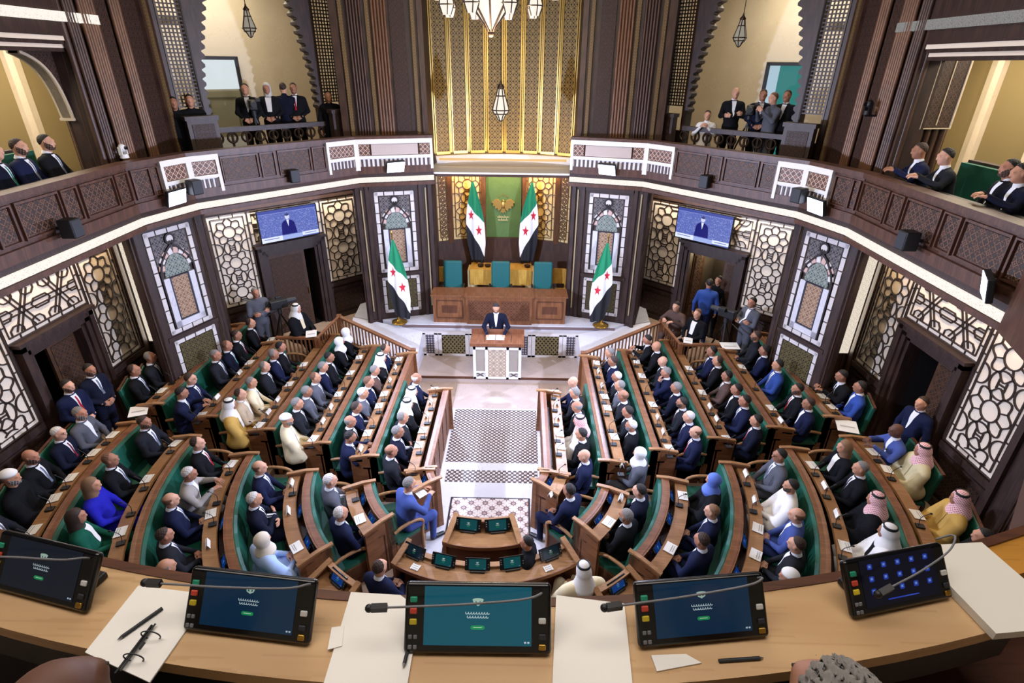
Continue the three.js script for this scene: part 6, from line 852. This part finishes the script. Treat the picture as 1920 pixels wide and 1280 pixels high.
// loose papers by the end of rows, on laps
sheet(V(-6.35, TIER[5] + .93, 8.15), .4, 'white papers on the far end of the left wall desk', .3, .3); sheet(V(6.3, TIER[5] + .93, 8.1), -.3, 'large white papers at the end of the right wall desk', .34, .34); sheet(V(-4.35, 1.35, 11.4), .3, 'white sheet held before the person in the headcloth behind the left rail', .24, .3); sheet(V(4.4, 1.32, 11.45), -.3, 'white sheet on the right rail', .2, .25); sheet(V(5.3, 1.3, 11.25), 0, 'white open folder on the desk by the right rail', .4, .28);
for (const s of [-1, 1]) { // two sheets at the ends of the long clerks' table
  const a = s > 0 ? 66 : 112; sheet(polar(2.31, a, .885), Math.PI / 2 - a * Math.PI / 180, `small white note at the ${s < 0 ? 'left' : 'right'} of the long curved table`, .12, .1, 0);
}
// ---------- press cameras on tripods
function tripodCam(x, y, D, turn, label) { const t = thing('press_camera', label, 'camera', V(x, y, D), turn); for (let i = 0; i < 3; i++) { const a = i * 2.094, m = new MB(); m.bar(new THREE.Vector3(0, 1.05, 0), new THREE.Vector3(Math.sin(a) * .38, 0, Math.cos(a) * .38), .03, .03); m.build('tripod_leg', MAT.black, t); } const h = new MB(); h.cyl(.05, .05, .12, 0, 1.1, 0); h.build('fluid_head', MAT.charcoal, t); const b = new MB(); b.rbox(.16, .2, .4, .02, 0, 1.28, 0); b.build('camera_body', MAT.black, t); const l = new MB(); l.cyl(.07, .06, .22, 0, 1.3, .3, 12, Math.PI / 2); l.build('lens', MAT.charcoal, t); const v = new MB(); v.rbox(.1, .08, .12, .01, .12, 1.38, .05); v.build('viewfinder', MAT.black, t); const hd = new MB(); hd.bar(new THREE.Vector3(0, 1.12, -.05), new THREE.Vector3(.12, .95, -.5), .02, .02); hd.build('pan_handle', MAT.black, t); }
tripodCam(-5.2, .62, 11.85, 2.3, 'black press camera on a tripod by the left back door'); tripodCam(5.3, .62, 11.75, -2.4, 'black press camera on a tripod by the right back door'); tripodCam(5.55, AF, 13.35, -.4, 'black camera on a tripod in the right arch'); tripodCam(-5.55, AF, 13.2, .5, 'black camera on a tripod in the left arch');
// ---------- small domed cameras by the broad pillars
for (const [s, mat, label, y, D] of [[-1, MAT.white, 'small white domed camera on the balcony ledge by the left broad pillar', 5.52, 9.55], [1, MAT.black, 'small black domed camera on the right broad pillar', 6.3, 10.0]]) {
  const t = thing('dome_camera', label, 'camera', V(s * 6.22, y, D), -s * Math.PI / 2), b = new MB(); b.cyl(.07, .06, .06, 0, .03, 0); b.build('camera_base', mat, t); for (const k of [-.065, .065]) { const y2 = new MB(); y2.ext(k - .01, k + .01, .05, .18, -.03, .03); y2.build('yoke_arm', mat, t); } const h = new MB(); h.sph(.06, 0, .16, 0, 1, 1.1, 1); h.build('camera_head', mat, t); const l = new MB(); l.cyl(.03, .026, .05, 0, .16, .06, 10, Math.PI / 2); l.build('lens', MAT.blackGloss, t); if (y > 6) { const k = new MB(); k.ext(-.03, .03, -.03, 0, -.25, .04); k.build('wall_arm', mat, t); }
}
// ---------- the camera's own gallery desk
const DY = 5.8;
{
  // plan of the curved desk: far edge and near edge as circular arcs round the hall
  const cx = .35, Rf = 4.8, cD = .915 + Rf, edge = (x, off) => { const r = Rf + off, q = x - cx; return cD - Math.sqrt(r * r - q * q); };
  const xs = Array.from({ length: 29 }, (_, i) => -1.5 + i * (3.9 / 28));
  const strip = (o0, o1, y0, y1, name, mat, par, x0 = -1.5, x1 = 2.4) => { const X = Array.from({ length: 29 }, (_, i) => x0 + (x1 - x0) * i / 28), m = new MB({ rot: true }); slab(m, [...X.map((x) => [x, edge(x, o0)]), ...X.slice().reverse().map((x) => [x, edge(x, o1)])], y0, y1); return m.build(name, mat, par); };
  const d = thing('gallery_desk', 'long curved light oak desk across the foreground', 'desk', V(0, 0, 0));
  strip(.2, 0, DY - .035, DY, 'desk_top', MAT.oak, d, -1.5, 1.72); strip(0, -.025, DY - .06, DY + .004, 'dark_lip', MAT.benchDark, d); strip(.2, .185, DY - .12, DY - .035, 'near_edge', MAT.black, d, -1.5, 1.72); strip(.03, .01, 4.7, DY - .03, 'front_board', MAT.black, d); strip(.45, .16, DY - .5, DY - .46, 'under_shelf', MAT.black, d);
  strip(.09, -.02, DY - .05, DY - .004, 'side_ledge', MAT.orangeOak, d, 1.72, 2.4); strip(.4, .09, DY - .35, DY - .3, 'side_board', MAT.benchDark, d, 1.5, 2.4);
  const fl = struct('floor', 'gallery floor under the foreground desk', 'floor'); const fm = new MB(); fm.ext(-4, 4, 4.69, 4.9, -.55, 3.5); fm.build('gallery_floor', MAT.carpet, fl);
  // five conference units
  const logo = (c, w, h, teal) => { const g = c.createLinearGradient(0, 0, 0, 1); c.fillStyle = teal; c.fillRect(0, 0, w, h); c.save(); c.translate(w * .5, h * .27); c.fillStyle = '#b9d6c6'; c.beginPath(); c.moveTo(-34, -22); c.bezierCurveTo(-20, -34, 20, -34, 34, -22); c.lineTo(24, 10); c.lineTo(10, 18); c.lineTo(0, 26); c.lineTo(-10, 18); c.lineTo(-24, 10); c.fill(); c.fillStyle = teal; c.beginPath(); c.moveTo(-12, -12); c.lineTo(-4, 8); c.lineTo(-18, 2); c.fill(); c.beginPath(); c.moveTo(12, -12); c.lineTo(4, 8); c.lineTo(18, 2); c.fill(); c.restore(); c.strokeStyle = '#d5e6ea'; c.lineWidth = 5; c.lineCap = 'round'; for (const [y, x0, x1] of [[h * .46, -68, 68], [h * .525, -62, 62]]) { c.beginPath(); for (let x = x1; x > x0; x -= 16) { c.moveTo(w / 2 + x, y); c.quadraticCurveTo(w / 2 + x - 6, y + 9, w / 2 + x - 12, y); if ((x & 1) === 0) { c.moveTo(w / 2 + x - 12, y); c.lineTo(w / 2 + x - 12, y - 10); } } c.stroke(); } c.fillStyle = '#1fa35f'; c.beginPath(); c.roundRect(w / 2 - 42, h * .66, 84, 30, 14); c.fill(); c.fillStyle = '#d8f0e0'; c.fillRect(w / 2 - 26, h * .66 + 12, 52, 5); c.fillStyle = '#cfe0f2'; c.fillRect(w - 44, h - 32, 13, 13); c.fillRect(w - 25, h - 32, 13, 13); };
  const icons = (c, w, h) => { c.fillStyle = '#060a20'; c.fillRect(0, 0, w, h); for (let r = 0; r < 3; r++) for (let i = 0; i < 5; i++) { const x = w * (.1 + i * .19), y = h * (.1 + r * .26); c.fillStyle = '#2747c0'; c.beginPath(); c.roundRect(x, y, 42, 50, 10); c.fill(); c.fillStyle = '#7fa0f0'; c.fillRect(x + 11, y + 13, 20, 22); } c.fillStyle = '#2d4ad0'; c.fillRect(w * .3, h * .88, w * .4, 12); c.fillStyle = '#4a68e0'; c.fillRect(w * .52, h * .89, w * .2, 7); };
  const units = [[-.69, -.43, 'dark', 'first from the left, screen dim'], [-.13, -.18, 'navy', 'second from the left'], [.41, 0, 'teal', 'middle one with a bright teal screen'], [.935, .17, 'navy', 'second from the right'], [1.455, .36, 'icons', 'first from the right, showing rows of blue icons']];
  units.forEach(([x, , kind, w], i) => {
    const D = edge(x, [.125, .122, .125, .118, .105][i]), ang = Math.asin((x - cx) / Rf), t = thing('conference_unit', 'black conference unit on the foreground desk, ' + w, 'screen', V(x, DY, D), ang, 'foreground conference units'); const sc = [.92, .93, 1, .94, .88][i], W = .335 * sc, H = .154 * sc, tl = .62;
    const mk = (m, n, mat) => { const o = m.build(n, mat, t); o.rotation.x = -tl; return o; };
    mk(new MB().rbox(W, H, .022, .01, 0, H / 2 + .006, 0), 'bezel', MAT.blackGloss);
    const tx = canvasTex(640, 420, (c, a, b) => kind === 'icons' ? icons(c, a, b) : logo(c, a, b, kind === 'teal' ? '#0c5d70' : kind === 'navy' ? '#0a3350' : '#16202e')); const sm = new MB({ keepUV: true }); sm.add(new THREE.PlaneGeometry(W * .73, H * .82), M4(0, H / 2 + .012, .0118)); mk(sm, 'display', screenMat(tx, kind === 'teal' ? .75 : .6));
    const key = (x2, y2, mat, n) => mk(new MB().rbox(.017, .013, .006, .003, x2 * W, .006 + y2 * H, .0125), n, mat); key(-.437, .76, MAT.keyG ??= plain(0x1f8a6a, .4), 'green_key'); key(-.437, .6, MAT.keyR ??= plain(0xb8402f, .4), 'red_key'); key(-.437, .45, MAT.keyY ??= plain(0xc9b52c, .4), 'yellow_key'); key(.437, .48, MAT.keyW ??= plain(0xc9c9c6, .4), 'white_key'); key(.437, .26, MAT.charcoal, 'dark_key'); key(.437, .12, MAT.brass, 'jack'); for (const [a, b] of [[-.455, .24], [-.42, .24], [-.455, .1], [-.42, .1]]) mk(new MB().rbox(.009, .009, .004, .002, a * W, .006 + b * H, .012), 'small_key', MAT.grey);
    const ft = new MB(); ft.rbox(W * .7, .02, .09, .006, 0, .01, -.06); ft.build('foot', MAT.black, t);
    // gooseneck microphone, plugged into the right of the unit, head lying to the left
    const g = new MB(), pts = i === 0 ? [[.13, .11, -.07], [.135, .13, -.055], [.1, .13, -.04], [-.05, .12, -.02], [-.2, .1, .0]] : i === 4 ? [[.13, .13, -.08], [.15, .16, -.06], [.11, .155, -.03], [.02, .125, -.01], [-.07, .1, .0]] : [[.14, .115, -.075], [.145, .135, -.06], [.12, .138, -.045], [-.02, .128, -.035], [-.2, .12, -.03]]; g.tube(pts.map((p) => v3(p)), .0025, 24, 6); g.build('gooseneck', MAT.grey, t); const e = v3(pts[pts.length - 1]), dd = e.clone().sub(v3(pts[pts.length - 2])).normalize(), hd = new MB(); hd.bar(e, e.clone().addScaledVector(dd, .035), .014, .014); hd.sph(.0095, e.x + dd.x * .04, e.y + dd.y * .04, e.z + dd.z * .04); hd.build('microphone_head', MAT.black, t);
  });
  // papers, pens, spectacles
  const sheetAt = (pts, y, th, label, mat = MAT.paper) => { const t = thing('document', label, 'paper', V(0, y, 0), 0, 'documents on the foreground desk'), m = new MB(); slab(m, pts, 0, th); m.build('sheets', mat, t); return t; };
  sheetAt([[-.467, .951], [-.27, .93], [-.29, .71], [-.476, .773]], DY + .001, .004, 'white sheets with spectacles and a pen, left on the desk');
  sheetAt([[.079, .945], [.205, .94], [.262, .90], [.265, .70], [.085, .70]], DY + .001, .006, 'white sheet left of the middle unit'); sheetAt([[.062, .845], [.09, .85], [.10, .80], [.07, .79]], DY + .008, .002, 'corner of a second sheet under the sheet left of the middle unit');
  sheetAt([[.597, .95], [.765, .93], [.745, .66], [.571, .66]], DY + .001, .006, 'white sheet right of the middle unit'); sheetAt([[.805, .80], [.885, .805], [.915, .785], [.81, .763]], DY + .001, .003, 'small white note before the second unit from the right'); sheetAt([[1.618, .86], [1.585, 1.12], [1.79, 1.14], [1.83, .885]], DY + .002, .022, 'thick white paper stack at the right end of the desk', MAT.paperWarm); sheetAt([[-1.2, 1.0], [-.93, .97], [-.90, .87], [-1.2, .9]], DY + .001, .003, 'white sheet at the far left edge of the desk');
  const pen = (a, b, label, mat) => { const t = thing('pen', label, 'pen'); const A = V(...a), B = V(...b), dir = B.clone().sub(A).normalize(), q = new MB(); q.add(new THREE.CylinderGeometry(.0042, .0042, A.distanceTo(B) * .9, 10), new THREE.Matrix4().compose(A.clone().lerp(B, .45), new THREE.Quaternion().setFromUnitVectors(new THREE.Vector3(0, 1, 0), dir), new THREE.Vector3(1, 1, 1))); q.build('barrel', mat, t); const c = new MB(); c.add(new THREE.ConeGeometry(.0042, A.distanceTo(B) * .1, 10), new THREE.Matrix4().compose(A.clone().lerp(B, .95), new THREE.Quaternion().setFromUnitVectors(new THREE.Vector3(0, 1, 0), dir), new THREE.Vector3(1, 1, 1))); c.build('tip', MAT.chrome, t); };
  pen([-.365, DY + .0095, .885], [-.42, DY + .0095, .80], 'black pen on the papers with the spectacles', MAT.charcoal); pen([.255, DY + .0115, .85], [.25, DY + .0115, .75], 'black pen lying left of the middle unit', MAT.charcoal); pen([.955, DY + .0045, .79], [1.06, DY + .0045, .80], 'dark pen beside the small white note', MAT.charcoal);
  const sp = thing('spectacles', 'folded dark spectacles on the papers at the left', 'glasses', V(-.345, DY + .008, .78), -.1), lens = (z) => { const l = new MB(); l.add(new THREE.TorusGeometry(.021, .0016, 5, 20), M4(.0, .012, z, .2, .1)); l.build('lens_rim', MAT.black, sp); }; lens(-.027); lens(.027); const tp = new MB(); tp.bar(new THREE.Vector3(-.02, .006, -.055), new THREE.Vector3(-.02, .004, .06), .004, .004); tp.bar(new THREE.Vector3(-.012, .006, .055), new THREE.Vector3(-.016, .004, -.06), .004, .004); tp.bar(new THREE.Vector3(0, .014, -.008), new THREE.Vector3(0, .014, .008), .004, .004); tp.build('temples', MAT.black, sp);
}
// two people seated at the foreground desk, only their crowns in view
{
  const crown = (x, D, y, look, label, face) => { const p = person(look, V(x, y - 1.265, D), Math.atan2(face[0], face[1]), label, null, 1); return p; };
  const shaggy = meshField((x, y, z) => Math.max(ellD(x, y, z, [0, .028, -.018], [.088, .106, .108]) + .006 * (Math.sin(x * 330 + z * 110) * Math.sin(z * 260 - y * 150) + .6 * Math.sin(y * 420 + x * 170)), (z - .03) - (y - .065) * 1.1, -(y + .065)), [-.11, -.1, -.15], [.11, .16, .11], .0055); boxUV(shaggy);
  crown(-.36, .585, 5.905, 'k B clasp k4', 'person with a shaved crown at the lower left edge of the picture', [0, -1]); const grey = crown(1.085, .60, 5.93, 'k sg clasp', 'person with grey hair at the lower right edge of the picture', [0, -1]); grey.children.find((o) => o.name === 'hair').geometry = shaggy;
}
renderer.render(scene, camera);
